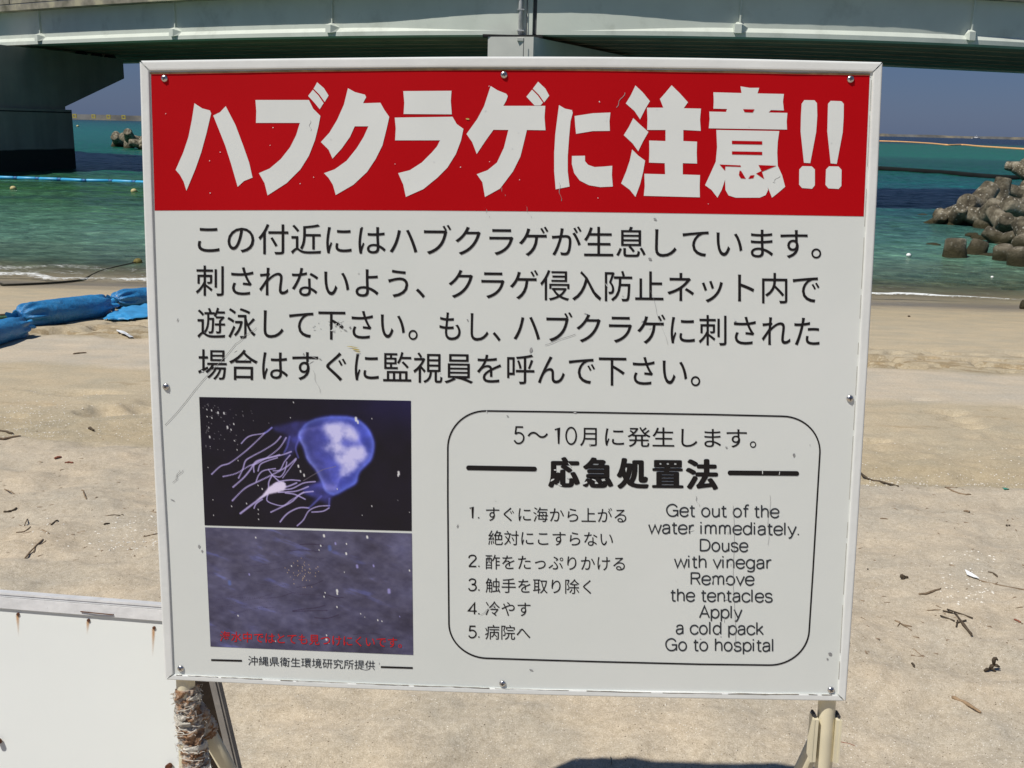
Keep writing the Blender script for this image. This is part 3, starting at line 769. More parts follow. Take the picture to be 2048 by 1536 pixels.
GL_ = {
 'G': ([_cv((.62,.56),(.50,.69),(.35,.73),(.17,.66),(.06,.5),(.045,.36),(.08,.2),(.2,.04),(.36,-.01),(.52,.03),(.64,.16)), [(.38,.35),(.65,.35),(.65,0)]], .74),
 'e': ([[(.05,.275),(.49,.275)], _cv((.49,.275),(.48,.42),(.38,.52),(.27,.54),(.13,.49),(.05,.36),(.045,.25),(.08,.1),(.2,.0),(.32,-.01),(.43,.04),(.49,.13))], .56),
 't': ([[(.14,.68),(.14,.12)], _cv((.14,.14),(.16,.03),(.24,0),(.31,.01)), [(.03,.52),(.3,.52)]], .35),
 'o': ([BOWL], .57), 'u': ([_cv((.08,.53),(.08,.35),(.08,.16),(.14,.03),(.25,-.01),(.37,.05),(.44,.16)), [(.44,.53),(.44,0)]], .54),
 'f': ([_cv((.34,.74),(.24,.75),(.17,.69),(.15,.58)), [(.15,.6),(.15,0)], [(.03,.52),(.31,.52)]], .32),
 'h': ([[(.08,.76),(.08,0)], _cv((.08,.36),(.16,.49),(.28,.54),(.4,.48),(.44,.34)), [(.44,.36),(.44,0)]], .54),
 'n': ([[(.08,.53),(.08,0)], _cv((.08,.36),(.16,.49),(.28,.54),(.4,.48),(.44,.34)), [(.44,.36),(.44,0)]], .54),
 'w': ([[(.02,.53),(.18,0),(.36,.5),(.54,0),(.7,.53)]], .73),
 'a': ([_cv((.07,.40),(.12,.50),(.25,.54),(.38,.50),(.42,.38)), [(.42,.4),(.42,.0)], _cv((.42,.32),(.26,.30),(.1,.26),(.05,.15),(.1,.03),(.22,-.01),(.35,.05),(.42,.17))], .53),
 'r': ([[(.08,.53),(.08,0)], _cv((.08,.33),(.15,.48),(.24,.53),(.32,.52))], .34),
 'i': ([[(.07,.53),(.07,0)], [(.07,.66),(.07,.74)]], .23), 'l': ([[(.07,.76),(.07,0)]], .23),
 'm': ([[(.08,.53),(.08,0)], _cv((.08,.38),(.15,.5),(.24,.54),(.34,.49),(.37,.36)), [(.37,.38),(.37,0)], _cv((.37,.38),(.44,.5),(.53,.54),(.63,.49),(.66,.36)), [(.66,.38),(.66,0)]], .78),
 'd': ([BOWL, [(.48,.76),(.48,0)]], .58), 'p': ([_el(.30, .265, .218, .272), [(.08,.53),(.08,-.2)]], .58),
 'y': ([[(.02,.53),(.24,.02)], [(.46,.53),(.23,-.06),(.16,-.18),(.05,-.2)]], .5), '.': ([[(.08,0),(.08,.075)]], .24),
 'D': ([[(.08,.73),(.08,0)], [(.08,.715),(.28,.715)], _cv((.28,.715),(.46,.68),(.58,.56),(.62,.365),(.58,.17),(.46,.05),(.28,.015)), [(.28,.015),(.08,.015)]], .70),
 's': ([_cv((.42,.43),(.34,.52),(.24,.54),(.1,.5),(.07,.4),(.12,.31),(.25,.275),(.38,.235),(.43,.14),(.38,.03),(.24,-.01),(.11,.02),(.05,.13))], .5),
 'v': ([[(.02,.53),(.23,0),(.45,.53)]], .48), 'g': ([BOWL, [(.48,.53),(.48,-.04)], _cv((.48,-.02),(.44,-.16),(.28,-.215),(.1,-.16))], .58),
 'R': ([[(.08,.73),(.08,0)], [(.08,.715),(.36,.715)], _cv((.36,.715),(.5,.68),(.54,.55),(.5,.42),(.36,.375)), [(.36,.375),(.08,.375)], [(.36,.375),(.56,0)]], .63),
 'c': ([_cv((.49,.4),(.4,.5),(.27,.54),(.13,.49),(.05,.36),(.045,.25),(.08,.1),(.2,0),(.3,-.01),(.42,.04),(.49,.14))], .53),
 'A': ([[(.02,0),(.3,.73),(.58,0)], [(.12,.25),(.48,.25)]], .62), 'k': ([[(.08,.76),(.08,0)], [(.42,.53),(.08,.2)], [(.2,.31),(.45,0)]], .48),
 '1': ([[(.12,.62),(.27,.71),(.27,0)]], .5), '2': ([_cv((.06,.55),(.1,.67),(.25,.73),(.4,.68),(.44,.54),(.36,.4),(.2,.22),(.07,.02)), [(.05,.02),(.46,.02)]], .52),
 '3': ([_cv((.06,.6),(.13,.7),(.25,.73),(.39,.67),(.41,.54),(.35,.42),(.2,.385)), _cv((.2,.385),(.38,.35),(.45,.2),(.38,.05),(.24,-.01),(.1,.03),(.04,.15))], .52),
 '4': ([[(.36,0),(.36,.72),(.03,.2),(.48,.2)]], .52), '5': ([[(.42,.715),(.13,.715),(.09,.4)], _cv((.09,.4),(.2,.46),(.34,.43),(.44,.3),(.42,.12),(.3,0),(.15,0),(.05,.12))], .52),
 '0': ([_el(.26, .36, .2, .372)], .52), ' ': ([], .30)}
def put_strokes(name, s_, x0, x1, y0, y1, em, w_, mat):
    b = MB(); cur = 0.0; st = []
    for ch in s_:
        for pl in GL_[ch][0]: st.append([(cur + p[0], p[1]) for p in pl])
        cur += GL_[ch][1]
    a0 = min(p[0] for q_ in st for p in q_); a1 = max(p[0] for q_ in st for p in q_)
    sx_ = (x1 - x0 - w_) / max(1e-6, a1 - a0)
    if a1 - a0 < .2: sx_ = em
    for k, pl in enumerate(st):
        P = []
        for px_, py_ in pl:
            X_ = x0 + w_ / 2 + (px_ - a0) * sx_; P.append((X_, y0 + (y1 - y0) * (X_ - x0) / max(1, x1 - x0) - py_ * em))
        P = np.array(P); m = len(P); V = []
        clo = np.linalg.norm(P[0] - P[-1]) < 0.05
        for i in range(m):
            a_ = P[i - 1] if i > 0 else (P[-2] if clo else P[0]); c_ = P[i + 1] if i < m - 1 else (P[1] if clo else P[-1])
            d1 = P[i] - a_; d2 = c_ - P[i]; d = c_ - a_; d = d / np.linalg.norm(d); nn = np.array([-d[1], d[0]]); f_ = 1.0
            if np.linalg.norm(d1) > 0 and np.linalg.norm(d2) > 0:
                cs = float(d1 @ d2 / np.linalg.norm(d1) / np.linalg.norm(d2)); f_ = min(2.2, 1 / max(0.3, math.sqrt((1 + cs) / 2)))
            e_ = np.zeros(2)
            for sg in (-1, 1):
                q_ = P[i] + nn * sg * w_ / 2 * f_; V.append(S(q_[0], q_[1], 0.0006 + 0.00002 * (k % 6)))
        b.add(V, [(2 * i, 2 * i + 2, 2 * i + 3, 2 * i + 1) for i in range(m - 1)])
    return obj(name, *b.get(), mat, panel)
put_strokes('season_digit', '5', 1027, 1049, 886, 886.3, 45, 3.2, M_BLACK); put_strokes('season_digit', '10', 1108, 1154, 887.5, 888, 45, 3.2, M_BLACK)
line('season_text', [('〜', 1055, 1096, 887, 887.5, 46), ('月', 1160, 1193.5, 888.5, 889, 42), ('に', 1210, 1248, 889.5, 890, 43),
        ('発生します', 1255, 1493.7, 890, 893, 43), ('。', 1499.7, 1512.4, 893, 893, 43)], M_BLACK)
for h_, hx0, hx1, hy in (('応', 1099, 1157, 968.5), ('急', 1168, 1224, 969.5), ('処', 1236, 1295, 970.5), ('置', 1307, 1364, 971.5), ('法', 1374, 1433.5, 972.5)):
    b = MB()
    for k in range(9):
        ang = k * math.pi / 4; dx, dy = (0, 0) if k == 8 else (2.9 * math.cos(ang), (0.9 if h_ == '置' else 1.7) * math.sin(ang))
        put(b, h_, hx0 + dx, hx1 + dx, hy + dy, hy + .6 + dy, 63, off=0.0006 + k * 0.00003, bold=0.004)
    obj('heading_character', *b.get(), M_BLACK, panel)
for s, x0, x1, y0, y1 in (('すぐに海から上がる', 972, 1252.6, 1040, 1043.5), ('絶対にこすらない', 976.5, 1225.8, 1087.6, 1090.5), ('酢をたっぷりかける', 971, 1249.7, 1136, 1139.5),
                          ('触手を取り除く', 971, 1182.2, 1182.7, 1185.8), ('冷やす', 971, 1061, 1229.3, 1230.8), ('病院へ', 970, 1060.6, 1276.3, 1277.8)):
    line('first_aid_step', [(s, x0, x1, y0, y1, 32)], M_BLACK, bold=-0.002)
for s, x0, x1, y in (('1.', 938, 958.6, 1036.3), ('2.', 936, 959, 1133.3), ('3.', 936, 959, 1180.8), ('4.', 935.5, 959, 1228.2), ('5.', 936, 959, 1274.8)):
    put_strokes('step_number', s, x0, x1, y, y + 0.4, 31.5, 2.7, M_BLACK)
for s, x0, x1, y0, y1 in (('Get out of the', 1332, 1558.8, 1032, 1035), ('water immediately.', 1296.2, 1598, 1066.2, 1070), ('Douse', 1399.5, 1496.5, 1101.8, 1103), ('with vinegar', 1347.9, 1544, 1134.6, 1137),
                          ('Remove', 1381, 1508.9, 1168.6, 1170), ('the tentacles', 1340, 1545.4, 1201.8, 1204), ('Apply', 1397.8, 1485, 1235.4, 1236.4), ('a cold pack', 1351.4, 1527.8, 1267.5, 1269.2), ('Go to hospital', 1330.3, 1546.5, 1300.7, 1302.4)):
    put_strokes('english_line', s, x0, x1, y0, y1, 32, 2.9, M_GREYINK)
line('credit_text', [('沖縄県衛生環境研究所提供', 496, 749.8, 1329, 1338.6, 20.5)], M_GREYINK, bold=0.0)

def stroke(name, pts, w, mat, parent, off=0.0006, closed=False, rnd=False):
    P = np.array(pts, float); m = len(P); V = []
    for i in range(m):
        a = P[(i - 1) % m] if (closed or i > 0) else P[i]; c = P[(i + 1) % m] if (closed or i < m - 1) else P[i]
        d = c - a; d /= np.linalg.norm(d); nn = np.array([-d[1], d[0]])
        for sg in (-1, 1):
            q_ = P[i] + nn * sg * w / 2; V.append(S(q_[0], q_[1], off))
    F = [(2 * i, 2 * ((i + 1) % m), 2 * ((i + 1) % m) + 1, 2 * i + 1) for i in range(m if closed else m - 1)]
    b = MB(); b.add(V, F)
    if rnd:
        for e in (P[0], P[-1]):
            b.add([S(e[0] + w / 2 * math.cos(a), e[1] + w / 2 * math.sin(a), off + 0.0001) for a in np.linspace(0, 2 * math.pi, 14)[:-1]], [tuple(range(13))[::-1]])
    return obj(name, *b.get(), mat, parent)
stroke('heading_rule', [(937, 935.6), (1069, 938)], 9.5, M_BLACK, panel, rnd=True)
stroke('heading_rule', [(1460, 945.7), (1593.5, 947)], 9.5, M_BLACK, panel, rnd=True)
stroke('credit_rule', [(422.2, 1320), (483.8, 1321.6)], 3.6, M_BLACK, panel)
stroke('credit_rule', [(761.5, 1334), (825.5, 1336)], 3.6, M_BLACK, panel)
def corner(a, c, b_):
    a, c, b_ = map(np.array, (a, c, b_)); out = []
    for t in np.linspace(0, math.pi / 2, 16):
        out.append(tuple(c + (a - c) * (1 - math.sin(t)) + (b_ - c) * (1 - math.cos(t))))
    return out
rr = corner((895.5, 897), (895, 821), (972, 821.8)) + [(1100, 823.5), (1270, 826.5), (1420, 829)] + corner((1565.8, 832.5), (1642, 834), (1639.8, 905)) + [(1633, 1020), (1626, 1140)] + \
     corner((1618.3, 1262), (1614, 1332), (1537.7, 1330.2)) + [(1400, 1328.5), (1200, 1323.5), (1080, 1320)] + corner((972, 1316.5), (899, 1313), (897.8, 1248)) + [(896.5, 1120), (895.5, 1000)]
stroke('text_box_outline', rr, 3.1, M_BLACK, panel, closed=True)

# ---- the two printed photographs, painted point by point on a fine grid
def blur(a, k):
    for ax in (0, 1):
        for _ in range(2):
            s = np.zeros_like(a)
            for d in range(-k, k + 1): s += np.roll(a, d, ax)
            a = s / (2 * k + 1)
    return a
def polymask(pts, X, Y):
    P = np.array(pts, float); inside = np.zeros(X.shape, bool)
    for i in range(len(P)):
        x0, y0 = P[i]; x1, y1 = P[i - 1]
        if y0 == y1: continue
        c = ((y0 > Y) != (y1 > Y)) & (X < (x1 - x0) * (Y - y0) / (y1 - y0) + x0)
        inside ^= c
    return inside.astype(float)
def brush(img, X, Y, pts, w, col, alpha=1.0, n=60):
    pts = interp_curve(pts, np.linspace(0, 1, n)) if len(pts) > 2 else np.array([np.array(pts[0]) + (np.array(pts[1]) - np.array(pts[0])) * t for t in np.linspace(0, 1, n)])
    D = np.full(X.shape, 1e9)
    lo = pts.min(0) - 3 * w; hi = pts.max(0) + 3 * w
    m = (X[0] > lo[0]) & (X[0] < hi[0]); r = (Y[:, 0] > lo[1]) & (Y[:, 0] < hi[1])
    if not m.any() or not r.any(): return
    xi = np.where(m)[0]; yi = np.where(r)[0]
    sx = X[yi[0]:yi[-1] + 1, xi[0]:xi[-1] + 1]; sy = Y[yi[0]:yi[-1] + 1, xi[0]:xi[-1] + 1]
    D = np.full(sx.shape, 1e9)
    for p in pts: D = np.minimum(D, (sx - p[0]) ** 2 + (sy - p[1]) ** 2)
    a = np.clip(1.5 - np.sqrt(D) / (w / 2), 0, 1)[..., None] * alpha
    v_ = img[yi[0]:yi[-1] + 1, xi[0]:xi[-1] + 1]
    v_[:] = v_ * (1 - a) + np.array(col, float) * a
def lay(name, img, quad):
    h, w_ = img.shape[:2]
    (a, b_, c, d) = [np.array(t_, float) for t_ in quad]     # TL TR BR BL
    V = []
    for j in range(h):
        fv = j / (h - 1)
        l_, r_ = a + (d - a) * fv, b_ + (c - b_) * fv
        for i in range(w_):
            p_ = l_ + (r_ - l_) * (i / (w_ - 1)); V.append(S(p_[0], p_[1], 0.0005))
    V = np.array(V) - ORG[panel.name]
    me = fast_grid_mesh(name, V, w_, h, False)
    # face the viewer
    ca = me.color_attributes.new('print', 'FLOAT_COLOR', 'POINT')
    L = np.clip(img, 0, 255) / 255.0; L = np.where(L <= 0.04045, L / 12.92, ((L + 0.055) / 1.055) ** 2.4) * 1.25
    ca.data.foreach_set('color', np.concatenate([L, np.ones(L.shape[:2] + (1,))], 2).astype(np.float32).ravel())
    me.materials.append(M_PHOTO)
    o = bpy.data.objects.new(name, me); COL.objects.link(o); o.parent = panel; ORG[o.name] = ORG[panel.name]
    return o
W1, H1 = 400, 248
X, Y = np.meshgrid(np.linspace(90, 1890, W1), np.linspace(70, 1190, H1))
img = np.zeros((H1, W1, 3)) + np.array([17, 12, 26])
img += (fbm(X / 160, Y / 160, 5, 4) - 0.5)[..., None] * np.array([8, 6, 14])
img += (sstep(900, 1900, X) * sstep(500, 60, Y))[..., None] * np.array([8, 8, 30])
n1 = fbm(X / 90, Y / 90, 21, 5)
n2 = fbm(X / 34, Y / 34, 29, 4)
# trailing veils
for pg, al in (([(700,320),(900,270),(1010,260),(960,420),(900,470),(820,380),(720,350)], .42), ([(780,400),(950,400),(930,470),(860,560),(800,600),(820,470)], .35),
               ([(960,830),(1110,780),(1230,880),(1180,930),(1040,920),(960,890)], .6), ([(1080,900),(1200,900),(1180,1000),(1100,950),(1010,1000)], .45)):
    m = blur(polymask(pg, X, Y), 3)[..., None] * al * (0.5 + n1[..., None])
    img = img * (1 - m) + np.array([82, 86, 190]) * m
bell = [(925,350),(1000,268),(1120,222),(1280,206),(1420,225),(1520,300),(1572,400),(1580,480),(1550,590),(1450,700),(1420,790),(1330,850),(1220,905),(1140,870),(1105,790),(1060,690),(990,600),(960,500),(918,410)]
rnd_ = lambda p_: interp_curve(list(p_) + [p_[0]], np.linspace(0, 1, 90))
m0 = blur(polymask(rnd_(bell), X, Y), 2); edge = np.clip(m0 - blur(m0, 7), 0, 1) * 2.2
c = np.array([66, 76, 176]) * (0.72 + 0.5 * n1)[..., None]
a = (m0 * (0.62 + 0.30 * sstep(1050, 1300, X)))[..., None]; img = img * (1 - a) + c * a
img += (edge * m0)[..., None] * np.array([40, 48, 60])
inner = [(925,360),(980,322),(1120,292),(1250,270),(1390,290),(1440,380),(1500,500),(1512,540),(1440,640),(1300,740),(1250,840),(1200,862),(1140,850),(1112,790),(1060,690),(990,600),(960,500),(920,410)]
m1 = blur(polymask(rnd_(inner), X, Y), 3); e1 = np.clip(m1 - blur(m1, 5), 0, 1)
img += (m1 * (0.15 + n2 * 0.5))[..., None] * np.array([38, 34, 46]); img += e1[..., None] * np.array([100, 96, 110])
mass = [(1130,300),(1200,276),(1290,268),(1390,296),(1440,370),(1430,440),(1350,420),(1310,400),(1290,430),(1300,480),(1480,460),(1522,530),(1440,640),(1360,700),(1320,740),(1270,735),(1268,700),(1300,650),(1240,600),(1215,530),(1150,505),(1140,480),(1200,450),(1190,400),(1150,350)]
m2 = blur(polymask(mass, X, Y), 5); m2 = np.clip(m2 * (0.35 + n1 * 1.1 + (n2 - .5) * 0.4), 0, 1) * sstep(0.22, 0.62, n1 * 0.6 + n2 * 0.25 + m2 * 0.3)
m2 = m2[..., None]; img = img * (1 - m2) + np.array([186, 184, 224]) * m2
low = blur(polymask([(1120,810),(1180,800),(1260,830),(1250,860),(1170,868)], X, Y), 4)[..., None] * 0.6
img = img * (1 - low) + np.array([130, 128, 200]) * low
tc, tb_ = (176, 164, 216), (96, 98, 190)
TEN = [([(700,325),(640,372),(530,395),(480,420),(435,468)], 11), ([(640,372),(540,470),(450,550),(330,640),(250,670),(170,742)], 13), ([(775,400),(720,460),(620,525),(520,580),(465,620),(440,690),(400,770)], 13),
       ([(820,410),(760,500),(660,580),(560,640),(500,660),(380,730),(268,760)], 13), ([(760,560),(680,585),(560,620),(500,700),(440,770),(350,850)], 15), ([(860,530),(780,560),(620,600),(540,650),(535,715)], 12),
       ([(740,585),(640,620),(590,650),(570,705)], 11), ([(900,590),(820,660),(700,730),(560,800),(450,860),(340,968)], 15), ([(720,680),(620,700),(575,740),(550,800)], 11), ([(850,560),(800,620),(760,690),(700,700)], 10),
       ([(690,740),(660,800),(655,860),(630,900)], 12), ([(700,745),(750,790),(800,810)], 12), ([(820,620),(800,700),(760,750),(710,745)], 10), ([(640,900),(560,960),(480,1020),(405,1078)], 18), ([(600,950),(545,990),(525,1030)], 11),
       ([(650,900),(640,960),(700,990),(780,1000),(850,950),(960,880)], 11), ([(930,780),(850,776),(760,790),(700,820)], 12), ([(1060,785),(960,800),(860,850),(780,860)], 12), ([(1000,830),(900,870),(820,880),(740,885)], 12),
       ([(1040,870),(940,890),(860,960),(790,1000),(670,1060)], 13), ([(970,940),(880,900),(800,890)], 12), ([(1000,1015),(920,1015),(840,1050),(790,1090),(748,1142)], 13), ([(1180,990),(1080,1000),(1000,1040),(950,1120),(895,1172)], 11),
       ([(1175,1010),(1120,1040),(1025,1050)], 11), ([(900,800),(830,830),(760,850)], 14), ([(660,690),(680,720),(700,745)], 9), ([(780,760),(870,640),(900,600)], 8)]
for pts_, w_ in TEN: brush(img, X, Y, pts_, w_ * 0.95, tc, 0.85)
for pts_ in ([(700,325),(640,372)], [(930,420),(900,500),(920,580)], [(850,400),(830,480),(800,540)], [(1180,930),(1175,1000)], [(1110,910),(1040,980),(1000,1015)]): brush(img, X, Y, pts_, 16, tb_, 0.55)
kn = blur(polymask([(660,840),(720,800),(790,790),(812,830),(790,870),(720,890),(660,905),(620,925),(540,965),(600,915)], X, Y), 1)[..., None]
img = img * (1 - kn) + np.array([205, 195, 222]) * kn
brush(img, X, Y, [(1240,650),(1130,680),(1040,730),(960,780)], 6, (120, 112, 120), 0.8)
for x_, y_, s_ in ((1420,238,22),(1435,262,16),(1780,695,20),(1775,715,12),(918,655,14),(935,700,12),(965,732,14),(600,860,9),(565,830,7),(165,418,12),(190,185,9),(190,250,8),(245,205,12),(295,208,12),(150,178,7),(150,240,7),(320,330,14),(375,300,9),(350,350,9),(160,335,7),(395,525,7),(400,618,6),(375,445,7),
                   (1555,230,6),(1545,985,8),(1248,845,7),(890,102,7),(860,235,5),(330,1018,7),(460,990,8),(170,965,5),(170,1100,6),(560,1040,7),(560,1080,6),(560,1125,7),(1770,928,4),(1870,1030,5),(1460,1065,4),(140,685,5),(165,500,4)):
    brush(img, X, Y, [(x_, y_ - s_ * .5), (x_ + 2, y_ + s_ * .5)], s_ * .95, (205, 205, 205), 0.95, 6)
rs = np.random.default_rng(3)
for _ in range(60):
    x_, y_ = 110 + abs(rs.normal(0, 170)), 120 + rs.random() * 420; brush(img, X, Y, [(x_, y_), (x_ + 1, y_ + 3)], 4 + rs.random() * 3, (150, 150, 150), 0.7, 3)
lay('jellyfish_photo', img, [(398.3, 794), (821.8, 801.6), (823.4, 1062), (409.3, 1050.5)])

W2, H2 = 400, 232
X, Y = np.meshgrid(np.linspace(128, 1905, W2), np.linspace(60, 1150, H2))
n1 = fbm(X / 260 + 3, Y / 200, 51, 5); n2 = fbm(X / 60, Y / 40, 61, 4); n3 = fbm((X + Y) / 300, (Y - X * .35) / 60, 67, 4)
img = np.array([76, 74, 98]) + ((n1 - .5) * 60)[..., None] * np.array([.7, .75, 1.0]) + ((n2 - .5) * 30)[..., None] + ((n3 - .5) * 22)[..., None] * np.array([.8, .8, 1.1])
img += (sstep(0.66, 0.85, n3))[..., None] * np.array([8, 12, 30])
img -= (sstep(200, 1100, Y) * 8)[..., None]
for pts_, w_ in (([(940,190),(1040,185),(1140,190)], 7), ([(850,250),(960,240),(1100,250)], 6), ([(280,430),(520,400),(700,370),(900,310),(1140,310)], 5), ([(380,470),(620,440),(820,400)], 4), ([(330,690),(600,690),(760,670),(880,630),(1100,650)], 6),
                 ([(170,800),(360,740),(560,690),(700,640)], 4), ([(190,780),(400,770),(640,720),(860,700)], 4), ([(860,795),(960,775),(1060,760),(1140,735)], 7), ([(860,800),(1000,790),(1160,780)], 7), ([(1050,850),(1160,850),(1260,815)], 8),
                 ([(1170,640),(1250,660),(1305,655)], 7), ([(900,580),(1030,555),(1130,510)], 5), ([(560,560),(760,590),(900,640),(1000,645)], 4), ([(350,840),(560,780),(700,770)], 4), ([(1380,990),(1500,970),(1620,975)], 5), ([(200,720),(500,640),(800,560)], 4)):
    brush(img, X, Y, pts_, w_, (44, 34, 58), 0.8)
for x_, y_, s_, c_ in ((1148,105,16,0),(1520,105,16,0),(1118,196,10,0),(1102,235,7,0),(1336,260,14,0),(1340,172,9,0),(1245,172,14,1),(1428,372,20,1),(1570,362,14,1),(1700,585,26,1),(1250,600,18,0),(1250,625,12,0),(1145,620,8,0),(1135,656,9,0),(1245,745,10,0),(492,478,12,1),(380,858,9,0),
                       (1598,850,9,0),(1634,858,7,0),(1450,798,7,0),(1790,810,7,1),(1880,394,10,0),(1316,428,6,0),(1145,1038,16,0),(1148,1005,9,0),(1165,1075,8,0),(560,140,9,0),(700,1078,7,0),(1485,828,5,0),(860,388,8,0),(318,560,26,2),(1195,215,30,2)):
    brush(img, X, Y, [(x_, y_ - s_ * .4), (x_ + 2, y_ + s_ * .4)], s_, [(215, 215, 210), (150, 145, 205), (84, 110, 190)][c_], [0.95, 0.8, 0.5][c_], 6)
for _ in range(46):
    x_, y_ = 960 + rs.normal(0, 70), 440 + rs.normal(0, 60); brush(img, X, Y, [(x_, y_), (x_ + 1, y_ + 3)], 4 + rs.random() * 3, (190, 165, 130), 0.8, 3)
lay('seawater_photo', img, [(410, 1054.6), (823.7, 1066.8), (826.5, 1310), (421, 1293)])
line('red_caption', [('海水中ではとても見つけにくいです。', 439.8, 803.7, 1281, 1294.3, 22.5)], M_REDINK, off=0.0011, bold=0.006)

# chips in the print, scuffs, a smear
b = MB(); b2 = MB()
def bit(bb, x, y, w_, h_, a, off):
    k = 7; pts = []
    for i in range(k):
        t = 2 * math.pi * i / k; r = 0.6 + 0.5 * random.random()
        u_, v_ = math.cos(t) * w_ / 2 * r, math.sin(t) * h_ / 2 * r
        pts.append(S(x + u_ * math.cos(a) - v_ * math.sin(a), y + u_ * math.sin(a) + v_ * math.cos(a), off))
    bb.add(pts, [tuple(range(k))[::-1]])
for _ in range(26):
    bit(b, 625 + random.random() * 60, 640 + random.random() * 22, 5, 2, random.random() * 3, 0.0012)
for x, y, w_, h_, a in ((622,722,14,3,-.6),(470,700,10,2,-.6),(490,716,8,2,-.6),(404,742,7,3,.3),(716,545,5,3,0),(1213,570,10,2,1),(1245,590,8,2,.8),(1170,625,9,3,.3),(1285,640,10,3,-.5),(1300,655,7,2,-.5),(1470,640,6,3,.2),(720,455,5,3,0),(880,745,5,2,0),
                        (1105,960,10,4,-.5),(1120,970,12,3,.5),(1135,955,9,3,.6),(1170,966,14,4,-.4),(1188,960,10,3,.4),(1140,930,14,2,.9),(1110,940,6,3,0),(1525,945,2,9,0),(1559,946,2,9,.2),(1425,1160,2,12,.1),(1453,1165,8,3,0),(1452,1198,8,3,0),(1448,1240,2,9,0),(1440,1270,9,3,1),(1400,1276,6,3,0),
                        (1452,1097,2,10,0),(1455,1065,2,9,0),(1461,1128,2,10,0),(1452,1030,2,8,0),(1383,1060,12,2,-.3),(973,823,2,5,.4),(990,1000,3,2,0),(1150,825,7,2,0),(700,1330,12,2,.2),(730,1338,14,3,.1),(757,1325,3,6,0)):
    bit(b, x, y, w_, h_, a, 0.0012)
obj('paint_chip', *b.get(), M_CHIP, panel)['kind'] = 'stuff'
for x0, y0, x1, y1, w_ in ((330,850,470,688,.8),(470,688,512,655,.7),(1300,580,1335,690,.5),(1090,690,1150,668,.9),(960,1230,990,1210,.6),(1390,990,1398,1012,1),(1466,1010,1470,1300,.6),(1540,990,1535,1090,.5),(345,965,365,940,.7),(352,960,358,940,.6),(640,785,625,740,.6),
                        (1250,185,1232,215,.9),(1118,365,1122,402,1.0),(1000,372,1010,392,.7),(970,415,978,435,.6),(620,240,621,262,1),(1560,352,1545,365,1),(1050,410,1062,436,.6),(500,400,760,430,.0)):
    if w_ == 0: continue
    P_ = [(x0 + (x1 - x0) * t + 2 * math.sin(t * 9), y0 + (y1 - y0) * t) for t in np.linspace(0, 1, 8)]
    stV = []
    for i, (x, y) in enumerate(P_): stV += [S(x - w_ * .5, y - w_ * .4, 0.0010), S(x + w_ * .5, y + w_ * .4, 0.0010)]
    b2.add(stV, [(2 * i, 2 * i + 1, 2 * i + 3, 2 * i + 2) for i in range(7)])
for x, y, w_, h_ in ((398,1093,5,9),(404,1102,4,6),(1660,1308,10,7),(1655,1318,4,5),(1310,438,8,4),(1588,910,6,9),(1300,518,8,5),(1062,700,6,12),(1015,832,6,4),(915,1052,3,9),(345,1000,12,2),(690,660,10,2),(700,655,4,5),(628,715,16,2),(640,718,9,2),(607,708,3,6),(1180,890,5,4),(1453,895,5,4),(1062,1340,9,3),(935,640,4,4),(1620,890,3,2),(355,640,2,9),(1040,1260,3,6)):
    bit(b2, x, y, w_, h_, 0.4, 0.0010)
obj('scuff_mark', *b2.get(), M_SCUFF, panel)['kind'] = 'stuff'
for x, y, w_, h_ in ((705,694,26,2.5),(712,699,22,4),(716,704,14,2),(935,238,8,4)):
    b = MB(); bit(b, x, y, w_, h_, 0.15, 0.0014); obj('yellow_smear', *b.get(), M_YSMEAR, panel)
b = MB()
for _ in range(34):
    x = 310 + random.random() * 1400; y = 150 + random.random() * 265
    bit(b, x, y, 1.5 + random.random() * 2.2, 1 + random.random() * 2, random.random() * 3, 0.0013)
obj('paint_chip', *b.get(), M_CHIP, panel)['kind'] = 'stuff'

# screws
def dome(c, r, h, n=20, m=5):
    """pan head on the sign face"""
    V = []; F = []
    for j in range(m + 1):
        a = math.pi / 2 * j / m; rr_ = r * math.cos(a) ** 0.8 if j < m else 0.0; z = h * math.sin(a)
        for k in range(n):
            t = 2 * math.pi * k / n
            V.append(c + R1 * rr_ * math.cos(t) + R2 * rr_ * math.sin(t) - NS * z)
    for j in range(m):
        for k in range(n): F.append((j * n + k, (j + 1) * n + k, (j + 1) * n + (k + 1) % n, j * n + (k + 1) % n))
    return V, F
for i, (x, y) in enumerate(((329, 157), (1008, 149.8), (1701, 158.5), (332, 773.5), (1700, 797), (361.5, 1337), (1005, 1367.3), (1662, 1380))):
    c = S(x, y, 0.0005)
    s_ = obj('screw', *dome(c, 0.0060, 0.0036), M_STEEL, panel, smooth=True)
    b = MB(); a = i * 0.7 + 0.4
    u = R1 * math.cos(a) + R2 * math.sin(a); v = -R1 * math.sin(a) + R2 * math.cos(a)
    cc = c - NS * 0.0034
    b.add(*obox(cc, u * 0.0030, v * 0.0007, NS * 0.0004)); b.add(*obox(cc - NS * 0.0002, v * 0.0030, u * 0.0007, NS * 0.0004))
    obj('cross_recess', *b.get(), M_DARKREC, s_)

# legs, clamps and struts
def on_leg(px, py, back=0.03):
    o = TL + NS * (PROUD + back); d = ray(px, py)
    return CAM + d * (((o - CAM) @ NS) / (d @ NS))
# right post: vertical pipe behind the panel, coming out under it
def leg(xt, yt, r, back):
    P0 = on_leg(xt, yt, back)
    up = -R2
    T_ = P0 + up * 1.02
    k = (P0[2] + 0.35) / R2[2] * -1
    B_ = P0 + R2 * ((P0[2] + 0.3) / -R2[2])
    return T_, P0, B_
rT, rP, rB = leg(1654, 1402, 0.0155, 0.020)
rpost = obj('leg', *tube([rT, rP, rB], 0.0150, 24), M_CREAM, sign, smooth=True)
